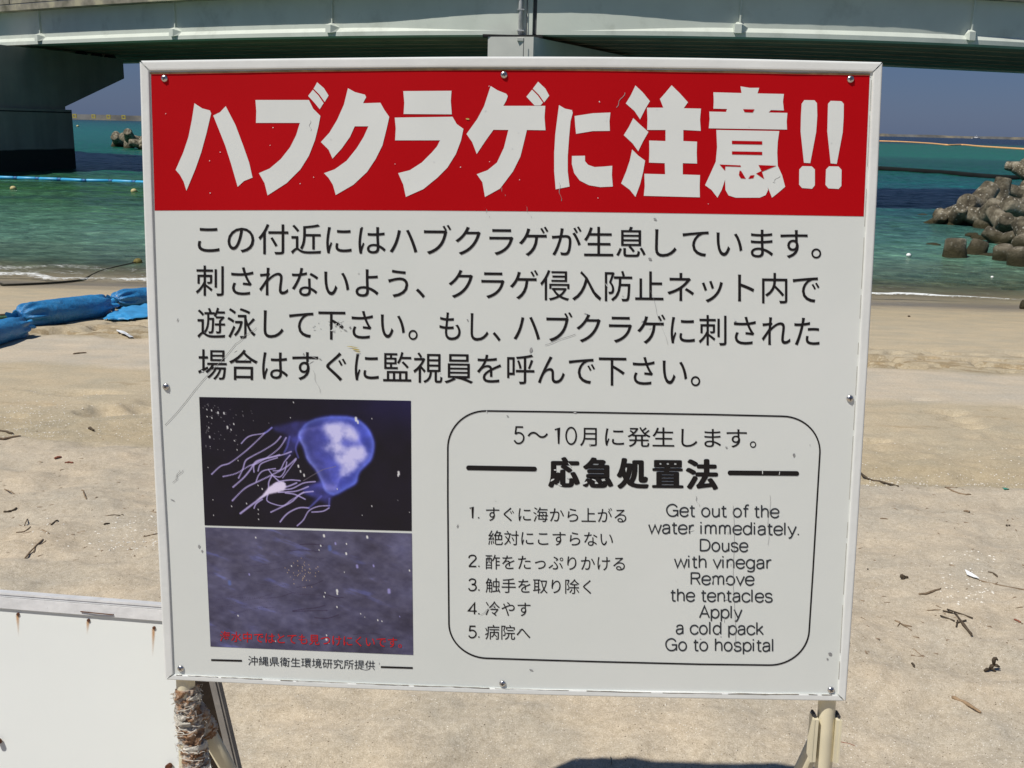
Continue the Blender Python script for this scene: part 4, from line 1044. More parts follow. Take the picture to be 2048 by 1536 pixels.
# clamp: two flanges either side of the pipe
top_c = on_leg(1651, 1432, 0.020); bot_c = on_leg(1644, 1516, 0.020)
for sgn in (-1, 1):
    b = MB(); ax = R1 * sgn
    hd = (bot_c - top_c) / 2; mid_ = (top_c + bot_c) / 2
    b.add(*obox(mid_ + ax * 0.0195, R1 * 0.0042, NS * 0.016, hd))
    b.add(*obox(mid_ + ax * 0.0235 - NS * 0.014, R1 * 0.0016, NS * 0.003, hd))
    obj('clamp_flange', *b.get(), M_CREAM, sign)
    bb = top_c + ax * 0.021 - R2 * 0.004
    obj('bolt', *tube([bb - NS * 0.010, bb + NS * 0.010], 0.0030, 6), M_DARKREC, sign)
def strut(p0, away, r, mat=M_CREAM):
    return obj('strut', *tube([p0, p0 + away], r, 20), mat, sign, smooth=True)
s0 = on_leg(1652, 1440, 0.045)
def aim(p0, px, py, dy):
    d = ray(px, py); q_ = CAM + d * ((p0[1] + dy) / d[1]); v_ = q_ - p0
    return v_ * ((p0[2] + 0.12) / -v_[2])
strut(s0, aim(s0, 1606, 1536, 0.10), 0.0150)
lT, lP, lB = leg(371, 1362, 0.0155, 0.020)
obj('leg', *tube([lT, lP, lB], 0.0165, 24), M_CREAM, sign, smooth=True)
s1_ = on_leg(398, 1432, 0.040)
S1V = aim(s1_, 459, 1542, 0.11); strut(s1_, S1V, 0.0150)
# shredded wrapping on the left leg
def wrap_mesh(P0, P1, r0, r1, seed, n=64, m=90, rag=0.006):
    P0, P1 = np.array(P0), np.array(P1); d, s, u = frame_of(P1 - P0)
    V = []
    for j in range(m):
        t = j / (m - 1); c = P0 + (P1 - P0) * t
        for k in range(n):
            a = 2 * math.pi * k / n
            nn = fbm(np.array([a * 2.2 + t * 5]), np.array([t * 13 + math.sin(a)]), seed, 4)[0]
            n2_ = fbm(np.array([a * 7 - t * 16]), np.array([t * 44 + math.cos(a)]), seed + 5, 3)[0]
            n3_ = 1 - abs(2 * fbm(np.array([math.cos(a) * 3 + t * 9]), np.array([math.sin(a) * 3 + t * 24]), seed + 9, 2)[0] - 1)
            r = r0 + (r1 - r0) * t + rag * (nn - 0.5) * 1.6 + rag * 0.7 * (n2_ - 0.5) + rag * 0.9 * (n3_ - 0.7)
            V.append(c + r * (math.cos(a) * s + math.sin(a) * u))
    F = []
    for j in range(m - 1):
        for k in range(n): F.append((j * n + k, j * n + (k + 1) % n, (j + 1) * n + (k + 1) % n, (j + 1) * n + k))
    F.append(tuple(range(n))[::-1]); F.append(tuple(range((m - 1) * n, m * n)))
    return V, F
w0 = on_leg(372, 1374, 0.020); w1 = on_leg(393, 1560, 0.020)
wr = obj('wrapping', *wrap_mesh(w0, w1, 0.0200, 0.0235, 11, rag=0.0085), M_WRAP, sign, smooth=True)
sw0 = s1_ - S1V * 0.03; sw1 = s1_ + S1V * (0.055 / np.linalg.norm(S1V))
obj('wrapping', *wrap_mesh(sw0, sw1, 0.0165, 0.0195, 23, m=50, rag=0.006), M_WRAP, sign, smooth=True)
# strands of pale fibre wound around it
b = MB(); axis = w1 - w0; d_, s_, u_ = frame_of(axis)
for i in range(75):
    t0 = random.random() * 0.97 + 0.02; a0 = random.random() * 6.28; turn = random.uniform(0.5, 2.4) * random.choice((-1, 1)); dt = random.uniform(-0.05, 0.07)
    pts = []
    m_ = 9
    for k in range(m_):
        t = t0 + dt * k / m_; a = a0 + turn * k / m_
        r = 0.0212 + 0.0035 * t + 0.0045 * random.random() + (0.003 if i % 5 == 0 else 0)
        pts.append(w0 + axis * t + r * (math.cos(a) * s_ + math.sin(a) * u_))
    rad = random.uniform(0.0003, 0.0009) * (2.2 if i % 9 == 0 else 1)
    b.add(*tube(pts, rad, 4))
for i in range(10):                           # torn bands of pale cloth
    t0 = random.random() * 0.95; a0 = random.uniform(0, 6.28); turn = random.uniform(1.2, 3.0) * random.choice((-1, 1)); dt = random.uniform(-0.09, 0.12); wd = random.uniform(0.003, 0.010)
    V = []; m_ = 16
    for k in range(m_):
        f = k / (m_ - 1); t = t0 + dt * f; a = a0 + turn * f
        o_ = math.cos(a) * s_ + math.sin(a) * u_; r = 0.0222 + 0.0035 * t + 0.0035 * vn(k * .7, i * 3.1, 4)
        ww = wd * (0.35 + 0.65 * math.sin(math.pi * min(1, f * 1.05 + .02))) * (0.7 + .6 * vn(k * 1.3, i, 8))
        for e in (-1, -.3, .3, 1): V.append(w0 + axis * t + o_ * (r - 0.0018 * abs(e) + 0.0012 * vn(k * 1.9, e * 2 + i, 2)) + d_ * e * ww)
    b.add(V, grid(4, m_))
for i in range(46):
    t = random.random(); a = random.random() * 6.28
    p_ = w0 + axis * t + 0.023 * (math.cos(a) * s_ + math.sin(a) * u_)
    o_ = (math.cos(a) * s_ + math.sin(a) * u_)
    b.add(*tube([p_, p_ + o_ * random.uniform(0.004, 0.009) + d_ * random.uniform(-.004, .004), p_ + o_ * random.uniform(0.005, 0.013) + d_ * random.uniform(-.01, .01)], 0.00035, 3))
obj('fibre', *b.get(), M_FIBRE, wr)['kind'] = 'stuff'

# ================================================================== BLANK BOARD lower left
ZB = 0.57
e0 = onz(-260, 1163.5, ZB); e1 = onz(401.6, 1215.3, ZB)
ex = (e1 - e0); Lb = np.linalg.norm(ex); ex /= Lb
# leaning back a little; its right end is cut askew, so it runs down to the right
hz = np.cross(ex, [0, 0, 1.0]); hz[2] = 0; hz /= np.linalg.norm(hz)
if hz[1] > 0: hz = -hz
dn0 = hz * math.sin(math.radians(14)) + np.array([0, 0, -1]) * math.cos(math.radians(14))
nq = np.cross(ex, dn0); dq = ray(477.5, 1536); dnB = CAM + dq * (((e1 - CAM) @ nq) / (dq @ nq)) - e1; dnB /= np.linalg.norm(dnB)
nB = np.cross(ex, dnB)
if nB[1] > 0: nB = -nB            # towards the camera
HB = (ZB + 0.05) / -dnB[2]
board = empty('blank_board', (e0 + e1) / 2 * [1, 1, 0], 'blank white board with aluminium edging and rust-streaked nails, leaning low behind the warning sign', 'board')
def BP(u, v, o=0.0): return e1 - ex * u + dnB * v + nB * o      # u leftwards from the right edge, v down
def bslab(u0, u1, v0, v1, o0, o1): return box8([BP(u0, v0, o0), BP(u1, v0, o0), BP(u1, v1, o0), BP(u0, v1, o0), BP(u0, v0, o1), BP(u1, v0, o1), BP(u1, v1, o1), BP(u0, v1, o1)])
obj('face', *bslab(0.060, Lb, 0.012, HB, -0.012, 0.0), M_BOARD, board)
b = MB(); b.add(*bslab(0.0, Lb, 0.0, 0.0045, -0.022, 0.004)); b.add(*bslab(0.0, Lb, 0.0052, 0.0095, -0.014, 0.002)); b.add(*bslab(0.0, Lb, 0.0105, 0.034, -0.010, 0.006))
obj('edging', *b.get(), M_ALU, board)
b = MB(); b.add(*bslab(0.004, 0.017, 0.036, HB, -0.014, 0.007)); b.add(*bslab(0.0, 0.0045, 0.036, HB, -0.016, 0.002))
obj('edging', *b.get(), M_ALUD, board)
obj('batten', *bslab(0.0175, 0.060, 0.036, HB, -0.02, -0.002), M_WOODDARK, board)
def on_board(x, y, o=0.0):
    p0 = e1 + nB * o; d = ray(x, y); return CAM + d * (((p0 - CAM) @ nB) / (d @ nB))
for k, (x, y, hgt) in enumerate(((36, 1228.5, 44), (177, 1240.5, 28), (308, 1255.5, 60))):
    c = on_board(x, y, 0.0015)
    nl = obj('nail', *tube([c - nB * 0.002, c + nB * 0.0016], 0.0032, 10), M_RUST, board)
    st, F, dd = [], [], []
    for j in range(9):
        t = j / 8; wv = (3.4 * (1 - t) + 1.0)
        for i in range(5):
            u = (i - 2) / 2
            st.append(on_board(x - 1 + u * wv + (2 * t if k == 0 else -2 * t), y + 2 + hgt * t, 0.0006)); dd.append(0.95 * (1 - t) ** 1.2 * (1 - abs(u) ** 2))
    so = obj('rust_streak', st, grid(5, 9), M_STREAK, board); ribbon_attr(so, dd)
for x0, y0, x1, y1 in ((161, 1223, 226, 1229.5),):
    a, c = on_board(x0, y0, 0.0085), on_board(x1, y1, 0.0085)
    obj('staple', *tube([a, (a + c) / 2 + nB * 0.001, c, c - nB * 0.004], 0.0011, 6), M_RUST, board)
c = on_board(340, 1531, 0.004); obj('nail', *tube([c, c + nB * 0.012], 0.006, 10), M_RUST, board)
c = on_board(-1, 1482, 0.004); obj('nail', *tube([c, c + nB * 0.008], 0.006, 10), M_RUST, board)

# ================================================================== BRIDGE
ZF = 5.10                                    # underside of the edge girder
near_px = [(-60, 94), (0, 91.3), (160, 85), (320, 79), (500, 75.3), (700, 72.3), (860, 70.8), (1040, 70), (1300, 69.2), (1480, 73), (1600, 77.3), (1760, 81.8), (1900, 87.3), (2048, 94), (2120, 97.5)]
# smooth the read-off points
A_ = np.array(near_px, float)
cf = np.polyfit(A_[:, 0] / 1000, A_[:, 1], 4)
xs_ = np.linspace(-150, 2200, 80)
ne = np.array([onz(x, np.polyval(cf, x / 1000), ZF) for x in xs_])
# resample by fitting the plan curve with a gentle polynomial, then extend past the picture
pc = np.polyfit(ne[:, 0], ne[:, 1], 3)
def plan(x):
    x0, x1 = -27.5, 21.0
    xc = np.clip(x, x0, x1); y = np.polyval(pc, xc); dy = np.polyval(np.polyder(pc), xc)
    return y + dy * (x - xc)
def plan_n(x):
    x0, x1 = -27.5, 21.0
    dy = np.polyval(np.polyder(pc), np.clip(x, x0, x1)); n_ = np.array([dy, -1.0]); return n_ / np.linalg.norm(n_)   # outward (to camera)
def BR(x, out, z):
    nn = plan_n(x); return np.array([x + nn[0] * out, plan(x) + nn[1] * out, z])
def x_of_px(px):
    ys_ = np.polyval(cf, px / 1000); return onz(px, ys_, ZF)[0]
bridge = empty('road_bridge', (0, float(plan(0)), 0), 'long pale green-grey girder bridge crossing over the shallow sea behind the sign', 'bridge')
def sweep(x0, x1, prof, n=60, closed=True):
    xs = np.linspace(x0, x1, n); V = []; m = None
    for x in xs:
        pr = prof(x) if callable(prof) else prof
        m = len(pr)
        for o_, z_ in pr: V.append(BR(x, o_, z_))
    F = []
    for i in range(n - 1):
        for k in range(m if closed else m - 1):
            F.append((i * m + k, (i + 1) * m + k, (i + 1) * m + (k + 1) % m, i * m + (k + 1) % m))
    if closed: F.append(tuple(range(m))); F.append(tuple(range((n - 1) * m, n * m))[::-1])
    return V, F
XJ0, XJ1 = x_of_px(1064.3), x_of_px(1072.8); XJ = (XJ0 + XJ1) / 2
DECKZ = 6.78
REC = 0.13
def web_prof(x):
    r = REC * float(sstep(1.2, 7.5, abs(x - XJ)))
    hs = 0.34; lo = 0.17
    return [(0, ZF), (0, ZF + lo), (-r, ZF + lo + max(0.008, (hs - lo) * (r / REC))), (-r, DECKZ), (-r - 0.9, DECKZ), (-r - 0.9, ZF)]
g1 = obj('girder', *sweep(-75, XJ0, web_prof, 90), M_GIRDER, bridge)
g2 = obj('girder', *sweep(XJ1, 60, web_prof, 90), M_GIRDER, bridge)
obj('joint_plate', *sweep(XJ0 + 0.001, XJ1 - 0.001, [(-0.10, ZF + 0.02), (-0.10, DECKZ), (-0.4, DECKZ), (-0.4, ZF + 0.02)], 3), M_DARKPIPE, bridge)
def over(x):
    nn = plan_n(x); return max(0.16, 1.16 * float(nn @ SUN[:2]) / SUN[2] - REC)  # overhang shaped by the sun direction so the deck's shadow stays even
obj('deck_slab', *sweep(-75, 60, lambda x: [(over(x), DECKZ + 0.002), (over(x), DECKZ + 0.30), (-14.5, DECKZ + 0.30), (-14.5, DECKZ + 0.002)], 120), M_FASCIA, bridge)
# fascia panels of the parapet
xx = -70.0
while xx < 58:
    obj('fascia_panel', *sweep(xx + 0.03, xx + 3.6 - 0.03, lambda x: [(over(x) + 0.012, DECKZ + 0.34), (over(x) + 0.012, DECKZ + 1.25), (over(x) - 0.2, DECKZ + 1.25), (over(x) - 0.2, DECKZ + 0.34)], 4), M_FASCIA, bridge)
    xx += 3.6
# stiffeners: rib up the web with a gusset at its foot
for px in (-240, 80, 350, 663, 1478, 1940, 2300):
    x = x_of_px(px); nn = plan_n(x); tt_ = np.array([-nn[1], nn[0]])
    r = REC * float(sstep(1.2, 7.5, abs(x - XJ)))
    def bx3(dx, out, z): return np.array([x + tt_[0] * dx + nn[0] * out, float(plan(x)) + tt_[1] * dx + nn[1] * out, z])
    g = g1 if x < XJ else g2
    z0, z1 = ZF + 0.19, ZF + 0.50
    b = MB()
    b.add([bx3(-.03, -r, DECKZ - .01), bx3(.03, -r, DECKZ - .01), bx3(.03, -r + .1, DECKZ - .01), bx3(-.03, -r + .1, DECKZ - .01), bx3(-.03, -r, z0), bx3(.03, -r, z0), bx3(.03, -r + .1, z0), bx3(-.03, -r + .1, z0)],
          [(0, 1, 2, 3), (7, 6, 5, 4), (0, 4, 5, 1), (1, 5, 6, 2), (2, 6, 7, 3), (3, 7, 4, 0)])
    # foot gusset: a fat little kite of plate
    f_ = [(-.24, -r, z0 + .02), (-.20, .17, z0 - .06), (.06, .17, z0 - .06), (.40, -r, z0 + .02), (-.20, .15, z1 - .04), (.06, .15, z1 - .04), (-.12, -r, z1 + .06), (.05, -r, z1 + .06), (-.24, -r, z0 + .17), (.34, -r, z0 + .17)]
    b.add([bx3(*k_) for k_ in f_], [(1, 2, 5, 4), (0, 1, 4, 8), (2, 3, 9, 5), (8, 4, 6), (5, 9, 7), (4, 5, 7, 6), (0, 3, 2, 1), (0, 8, 6, 7, 9, 3)])
    obj('stiffener', *b.get(), M_GIRDER, g)
# soffit: long plates with lapped edges running along the bridge
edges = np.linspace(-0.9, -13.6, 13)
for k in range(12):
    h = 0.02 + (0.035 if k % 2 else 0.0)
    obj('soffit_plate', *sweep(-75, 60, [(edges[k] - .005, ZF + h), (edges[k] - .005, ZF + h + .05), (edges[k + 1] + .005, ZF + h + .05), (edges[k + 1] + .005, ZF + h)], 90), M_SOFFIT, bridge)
obj('girder', *sweep(-75, 60, [(-13.6, ZF), (-13.6, DECKZ), (-14.2, DECKZ), (-14.2, ZF)], 90), M_GIRDER, bridge)
# hammerhead pier standing in the sea on the left
pa = np.array([-27.6, 50.0]); pd = np.array([0.185, 0.983]); pd /= np.linalg.norm(pd)
def where_px(px, z=1.55):           # distance along the pier's line seen in column px at eye height
    lo, hi = -10, 40
    for _ in range(60):
        m_ = (lo + hi) / 2; P_ = np.array([*(pa + pd * m_), z]) - CAM
        x = 1024 + FPX * (P_ @ RT) / (P_ @ FW)
        if x < px: lo = m_
        else: hi = m_
    return m_
tc_ = where_px(145.5, 1.0); tr_ = where_px(137, 2.1); tt2 = where_px(253.5, 4.4)
pn = np.array([-pd[1], pd[0]])       # away from the open side
def pier_prism(loop, th=2.2, inset=0.0):
    n_ = len(loop)
    V = [np.array([*(pa + pd * t + pn * inset), z]) for t, z in loop] + [np.array([*(pa + pd * t + pn * th), z]) for t, z in loop]
    return V, [tuple(range(n_)), tuple(range(n_, 2 * n_))[::-1]] + [(i, n_ + i, n_ + (i + 1) % n_, (i + 1) % n_) for i in range(n_)]
pier = obj('pier_column', *pier_prism([(-4, -4), (tc_, -4), (tc_, 1.78), (-4, 1.78)]), M_PIER, bridge)
obj('pier_cap', *pier_prism([(-9, 1.784), (tr_, 1.784), (tr_, 1.95), (tt2, 3.78), (tt2, 4.93), (-9, 4.93)], 2.1, 0.22), M_PIER, bridge)
obj('construction_joint', *pier_prism([(-4, 1.60), (tc_ - .05, 1.60), (tc_ - .05, 1.66), (-4, 1.66)], 2.0, -0.012), M_BEARING, bridge)
for px in (181, 212, 238):
    t = where_px(px, 4.9); c = pa + pd * t + pn * 0.6
    obj('bearing', *box8([(c[0] - .3, c[1] - .3, 4.931), (c[0] + .3, c[1] - .3, 4.931), (c[0] + .3, c[1] + .3, 4.931), (c[0] - .3, c[1] + .3, 4.931), (c[0] - .2, c[1] - .2, ZF + .02), (c[0] + .2, c[1] - .2, ZF + .02), (c[0] + .2, c[1] + .2, ZF + .02), (c[0] - .2, c[1] + .2, ZF + .02)]), M_BEARING, bridge)
# pier behind the sign
q0, q1 = onz(976, 73.5, 4.96), onz(1067.3, 73.5, 4.96); q2 = onz(1245, 111, 4.96)
dd_ = (q2 - q1); dd_ /= np.linalg.norm(dd_); dd_ *= 13.2
zb = -4.0
P4 = [q0, q1, q1 + dd_, q0 + dd_]
obj('pier_column', *box8([p * [1, 1, 0] + [0, 0, zb] for p in P4] + [p for p in P4]), M_PIER2, bridge)
cq = onz(1030, 76, 4.9) + np.array([0, -0.02, 0])
obj('bearing', *obox(onz(1025, 74, 4.955) + [0, 0.5, 0.055], (1.2, 0, 0), (0, 0.3, 0), (0, 0, 0.045)), M_BEARING, bridge)
# rain pipe with two conduits and brackets
def at_out(px, out, z):
    x = x_of_px(px); return BR(x, out, z)
pt = at_out(1042, 0.13, DECKZ + 0.3); pb_ = at_out(1042, 0.13, ZF + 0.0)
pipe = obj('rain_pipe', *tube([pt + [0, 0, 1.2], pb_, pb_ + [0.0, 0.15, -0.12]], 0.085, 16), M_GALV, bridge, smooth=True)
for z in (ZF + 0.15, ZF + 0.95):
    obj('bracket', *obox(at_out(1042, 0.10, z), (0.14, 0, 0), (0, 0.12, 0), (0, 0, 0.025)), M_GALV, pipe)
for px, rr_ in ((1038.4, 0.018), (1053.6, 0.018)):
    obj('conduit', *tube([at_out(px, 0.06, DECKZ + 1.2), at_out(px, 0.06, ZF - 0.02)], rr_, 8), M_DARKPIPE, bridge)
obj('conduit', *tube([onz(1047.5, 76, 4.9) - [0, .03, 0], (onz(1047.5, 76, 4.9) - [0, .03, 0]) * [1, 1, 0] + [0, 0, -1.5]], 0.014, 6), M_DARKPIPE, bridge)
obj('junction_box', *obox(onz(1041, 79, 4.86) - [0, 0.06, 0.0], (0.13, 0, 0), (0, 0.05, 0), (0, 0, 0.055)), M_PIER2, bridge)
pbx = onz(1068, 75, 4.95); obj('conduit', *tube([pbx, pbx + dd_ / 13.2 * 1.4 + [0.08, 0, -0.03]], 0.02, 6), M_GALV, bridge)

# ================================================================== far breakwaters
def wall_thing(name, pts_px, D, z1, label, mat, rough=0.5, thick=8.0):
    P = []
    xs = np.linspace(pts_px[0], pts_px[1], 60)
    for x in xs:
        d = ray(x, 240); k = D / d[1]; P.append((CAM + d * k)[:2])
    b = MB(); V = []
    for i, p in enumerate(P):
        h = z1 + rough * (vn(i * 0.9, 0.5, 13) - 0.5) * 2
        V += [(p[0], p[1], SEA - 1), (p[0], p[1] + thick * 0.35, h), (p[0], p[1] + thick * .65, h), (p[0], p[1] + thick, SEA - 1)]
    F = []
    for i in range(len(P) - 1):
        for k in range(3): F.append((4 * i + k, 4 * i + k + 1, 4 * i + 4 + k + 1, 4 * i + 4 + k)[::-1])
    F.append((3, 2, 1, 0)); e = 4 * (len(P) - 1); F.append((e, e + 1, e + 2, e + 3))
    return obj(name, V, F, mat, origin=(P[0][0], P[0][1], SEA))
bw = wall_thing('breakwater', (-200, 700), 620.0, 1.55, '', M_FARWALL, 0.10)
tag(bw, 'long low grey breakwater on the horizon left of the sign, with yellow square markers', 'breakwater')
for px in (149, 187, 217, 247):
    d = ray(px, 228); P_ = CAM + d * ((617.5) / d[1]); b = MB()
    s2 = 1.15; zc = 0.55
    c = np.array([P_[0], P_[1], zc])
    for sx_ in (-1, 1):
        b.add(*obox(c + [sx_ * s2 * 0.75, 0, 0], (s2 * .25, 0, 0), (0, .3, 0), (0, 0, s2)))
        b.add(*obox(c + [0, 0, sx_ * s2 * 0.75], (s2 * .5, 0, 0), (0, .3, 0), (0, 0, s2 * .25)))
    o = obj('yellow_marker', *b.get(), M_YELLOW, origin=(P_[0], P_[1], -0.5))
    tag(o, {149: 'yellow square frame marker on the far breakwater, right beside the dark pier', 187: 'yellow square frame marker on the far breakwater, second out from the pier', 217: 'yellow square frame marker on the far breakwater, second in from the sign edge', 247: 'yellow square frame marker on the far breakwater, nearest to the sign'}[px], 'marker', 'yellow square markers on the far breakwater')
bw2 = wall_thing('breakwater', (1500, 2300), 1500.0, 1.9, '', M_FARWALL, 0.9, 12)
tag(bw2, 'thin sandy brown reef wall on the horizon right of the sign', 'breakwater')

# motor boat far out
bp = wp(1952, 277.4); d_ = bp[1] / FPX
boat = empty('motor_boat', bp, 'tiny white motor boat with a cabin, far out to the right under the horizon', 'boat')
L_ = 15.5 * d_
def hull():
    V = []; secs = [(-.5, .16, .16), (-.2, .19, .17), (.2, .17, .19), (.4, .09, .22), (.5, .01, .25)]
    for x, hw, h in secs: V += [(x * L_, -hw * L_, h * L_ * .55), (x * L_, -hw * .6 * L_, -.05 * L_), (x * L_, hw * .6 * L_, -.05 * L_), (x * L_, hw * L_, h * L_ * .55)]
    F = []
    for i in range(4):
        for k in range(4): F.append((4 * i + k, 4 * i + 4 + k, 4 * i + 4 + (k + 1) % 4, 4 * i + (k + 1) % 4))
    F += [(0, 1, 2, 3), (19, 18, 17, 16)]
    return np.array(V) + bp, F
obj('hull', *hull(), M_BOATW, boat)
cb = bp + np.array([0.0, 0, 0.2 * L_])
ca = obj('cabin', *obox(cb, (.15 * L_, 0, 0), (0, .1 * L_, 0), (0, 0, .10 * L_)), M_BOATW, boat)
obj('window', *obox(cb + [0, 0, .03 * L_], (.153 * L_, 0, 0), (0, .103 * L_, 0), (0, 0, .025 * L_)), M_BOATG, ca)
obj('mast', *tube([cb, cb + [0, 0, .28 * L_]], .008 * L_, 6), M_BOATW, boat)

# ================================================================== booms, floats, ropes
def path_w(pts, lift, n):
    P = np.array([wp(x, y, lift) for x, y in pts]); return interp_curve(P, np.linspace(0, 1, n))
# light blue boom, left
blue = empty('float_boom', wp(100, 362), 'light blue tubular float boom with dark joints, stretched past the pier on the left', 'float boom')
P = path_w([(-120, 352.5), (0, 355.5), (75, 357.8), (120, 359), (165, 361.2), (220, 362), (290, 365), (420, 371), (900, 392)], 0.0, 40)
seg_px = [-60, -14, 31, 75, 119, 168, 222, 268, 314, 360, 430]
for a, c in zip(seg_px[:-1], seg_px[1:]):
    f = lambda x: float(np.interp(x, [-120, 0, 75, 120, 165, 220, 290, 430], [352.5, 357.2, 359.5, 361, 363.2, 364, 367, 373]))
    A0, A1 = wp(a + 3, f(a + 3)), wp(c - 3, f(c - 3)); A0[2] = A1[2] = SEA + 0.045
    obj('float_section', *tube([A0, A0 + (A1 - A0) * .06, A0 + (A1 - A0) * .94, A1], [0.045, 0.085, 0.085, 0.045], 12), M_BLUEB, blue, smooth=True)
    J = wp(c, f(c)); J[2] = SEA + 0.05; dv = (A1 - A0) / np.linalg.norm(A1 - A0)
    obj('joint_sleeve', *tube([J - dv * 0.14, J - dv * .05, J + dv * .05, J + dv * 0.14], [0.05, 0.082, 0.082, 0.05], 10), M_BLUED, blue, smooth=True)
# orange boom, right
P = path_w([(1400, 269), (1600, 275.5), (1730, 281.2), (1800, 283.5), (1860, 287.0), (1895, 290.2), (1925, 289.8), (1960, 293), (2048, 298.6), (2150, 306)], 0.12, 60)
ob = obj('float_boom', *tube(P, 0.30, 8), M_ORANGE, origin=P[30], smooth=True); tag(ob, 'thin faded orange float boom drawn across the open water right of the sign', 'float boom')
P = path_w([(1500, 330), (1700, 335.5), (1756, 338), (1850, 344), (1900, 347.5), (1960, 353), (2015, 356.8), (2046, 357)], 0.06, 50)
P[:, 2] = SEA + 0.05 + 0.04 * (vn(P[:, 0] * 0.5, P[:, 0] * 0, 7) - .5)
ob = obj('float_boom', *tube(P, 0.25, 8), M_BLACKB, origin=P[30], smooth=True); tag(ob, 'black rubber float boom reaching to the tetrapod pile on the right', 'float boom')
def ball(c, r, sq=0.85, n=16, m=10):
    V = []; F = []
    for j in range(m + 1):
        a = math.pi * j / m
        for k in range(n):
            t = 2 * math.pi * k / n; V.append(c + np.array([r * math.sin(a) * math.cos(t), r * math.sin(a) * math.sin(t), r * sq * math.cos(a)]))
    for j in range(m):
        for k in range(n): F.append((j * n + k, (j + 1) * n + k, (j + 1) * n + (k + 1) % n, j * n + (k + 1) % n))
    return V, F
for x, y, rp, mt, lb in ((26.5, 379.5, 5.2, M_BUOY, 'round cream yellow buoy afloat just in front of the blue boom, at the left edge'),
                     (268, 385, 5.6, M_BUOY, 'round cream yellow buoy afloat beside the sign frame, in front of the blue boom'),
                     (155.5, 253.5, 2.3, M_BUOY, 'tiny yellow buoy far out beside the dark pier'),
                     (1817, 512.5, 4.4, M_BUOYW, 'small bright white float alone on the shallows right of the sign'),
                     (1984, 555.5, 2.6, M_BUOYW, 'tiny white float near the shore below the tetrapods')):
    c = wp(x, y); d = np.linalg.norm(c - CAM); r = rp * d / FPX
    o = empty('buoy', c, lb, 'buoy')
    obj('float_body', *ball(c + [0, 0, r * 0.45], r), mt, o, smooth=True)
    obj('eyelet', *tube([c + [r * .9, 0, r * .4], c + [r * 1.25, 0, r * .35], c + [r * 1.1, 0, r * 0.0]], r * 0.13, 6), M_ROPE, o)
# weedy rope with its buoy
bw_c = wp(276, 526); r = 8.0 * np.linalg.norm(bw_c - CAM) / FPX
o = empty('buoy', bw_c, 'olive weed-grown buoy on a rope at the waterline by the sign', 'buoy')
obj('float_body', *ball(bw_c + [0, 0, r * .3], r, 0.85), M_BUOYO, o, smooth=True)
obj('eyelet', *tube([bw_c + [-r * .9, 0, r * .1], bw_c + [-r * 1.3, 0, 0.02]], r * .16, 6), M_ROPE, o)
rp_pts = [gp(-60, 570, .02), gp(-5, 567, .03), gp(10, 569.5, .025), gp(60, 568, .025), gp(120, 564.5, .025), gp(165, 559.5, .03)]
rp_pts += [wp(176, 554, .04), wp(186, 548, .03), wp(205, 540, .02), wp(235, 532.5, .02), wp(262, 526.5, .02), wp(275, 523.5, .03)]
rp_pts = np.array(rp_pts); rad = np.interp(np.linspace(0, 1, 80), [0, .44, .5, .6, 1], [.021, .021, .026, .011, .011])
ro = obj('rope', *tube(interp_curve(rp_pts, np.linspace(0, 1, 80)), rad, 8), M_ROPE, origin=rp_pts[3], smooth=True)
tag(ro, 'thick dark wet rope lying along the wet sand and running out to the olive buoy', 'rope')
g_pts = np.array([gp(-50, 637, .02), gp(0, 635.5, .02), (gp(30, 634, .02)), gp(60, 631.5, .03)])
ro = obj('rope', *tube(interp_curve(g_pts, np.linspace(0, 1, 20)), .024, 8), M_ROPEG, origin=g_pts[1], smooth=True); tag(ro, 'green rope on the sand disappearing behind the longest blue bag', 'rope')
g_pts = np.array([gp(-50, 634.5, .03), gp(0, 631.5, .03), gp(40, 627, .03), gp(90, 613, .05), gp(150, 607, .1), gp(216, 609, .04), gp(240, 607, .04)])
ro = obj('rope', *tube(interp_curve(g_pts, np.linspace(0, 1, 30)), .022, 8), M_ROPEB, origin=g_pts[1], smooth=True); tag(ro, 'brown rope running along the back of the blue bags', 'rope')

# blue tarpaulin bags lying in a chain
def bag_mesh(P0, P1, R, seed, pinch=(0.34, 0.30), sag=0.0, n=56, m=70, sq=0.92):
    P0, P1 = np.array(P0, float), np.array(P1, float); ax = P1 - P0; L = np.linalg.norm(ax); d = ax / L
    s = np.cross(d, [0, 0, 1.0]); s /= np.linalg.norm(s); u = np.cross(s, d)
    V = []
    for j in range(m):
        t = j / (m - 1); e = abs(2 * t - 1)
        endk = pinch[0] if t < .5 else pinch[1]
        r = R * (endk + (1 - endk) * (1 - e ** 9) ** 0.55)
        c = P0 + ax * t + np.array([0, 0, -sag * (1 - (2 * t - 1) ** 2)])
        pl = sstep(0.55, 0.98, e)
        for k in range(n):
            a = 2 * math.pi * k / n
            pleat = 0.16 * pl * math.sin(a * 9 + seed) * (0.4 + vn(a * 2, t * 3, seed))
            wr_ = 0.13 * (fbm(np.array([a * 1.3 + 2]), np.array([t * L * 3.5]), seed, 3)[0] - .5) + 0.03 * (vn(a * 5 + t * 9, t * L * 9, seed + 3) - .5)
            rr_ = r * (1 + pleat + wr_)
            cu, cs = math.cos(a), math.sin(a)
            h = cs * rr_ * sq
            if cs < -0.75: h = -0.75 * rr_ * sq - 0.25 * (abs(cs) - .75) * rr_
            V.append(c + s * cu * rr_ * 1.06 + u * h)
    F = []
    for j in range(m - 1):
        for k in range(n): F.append((j * n + k, (j + 1) * n + k, (j + 1) * n + (k + 1) % n, j * n + (k + 1) % n))
    F.append(tuple(range(n))); F.append(tuple(range((m - 1) * n, m * n))[::-1])
    return V, F
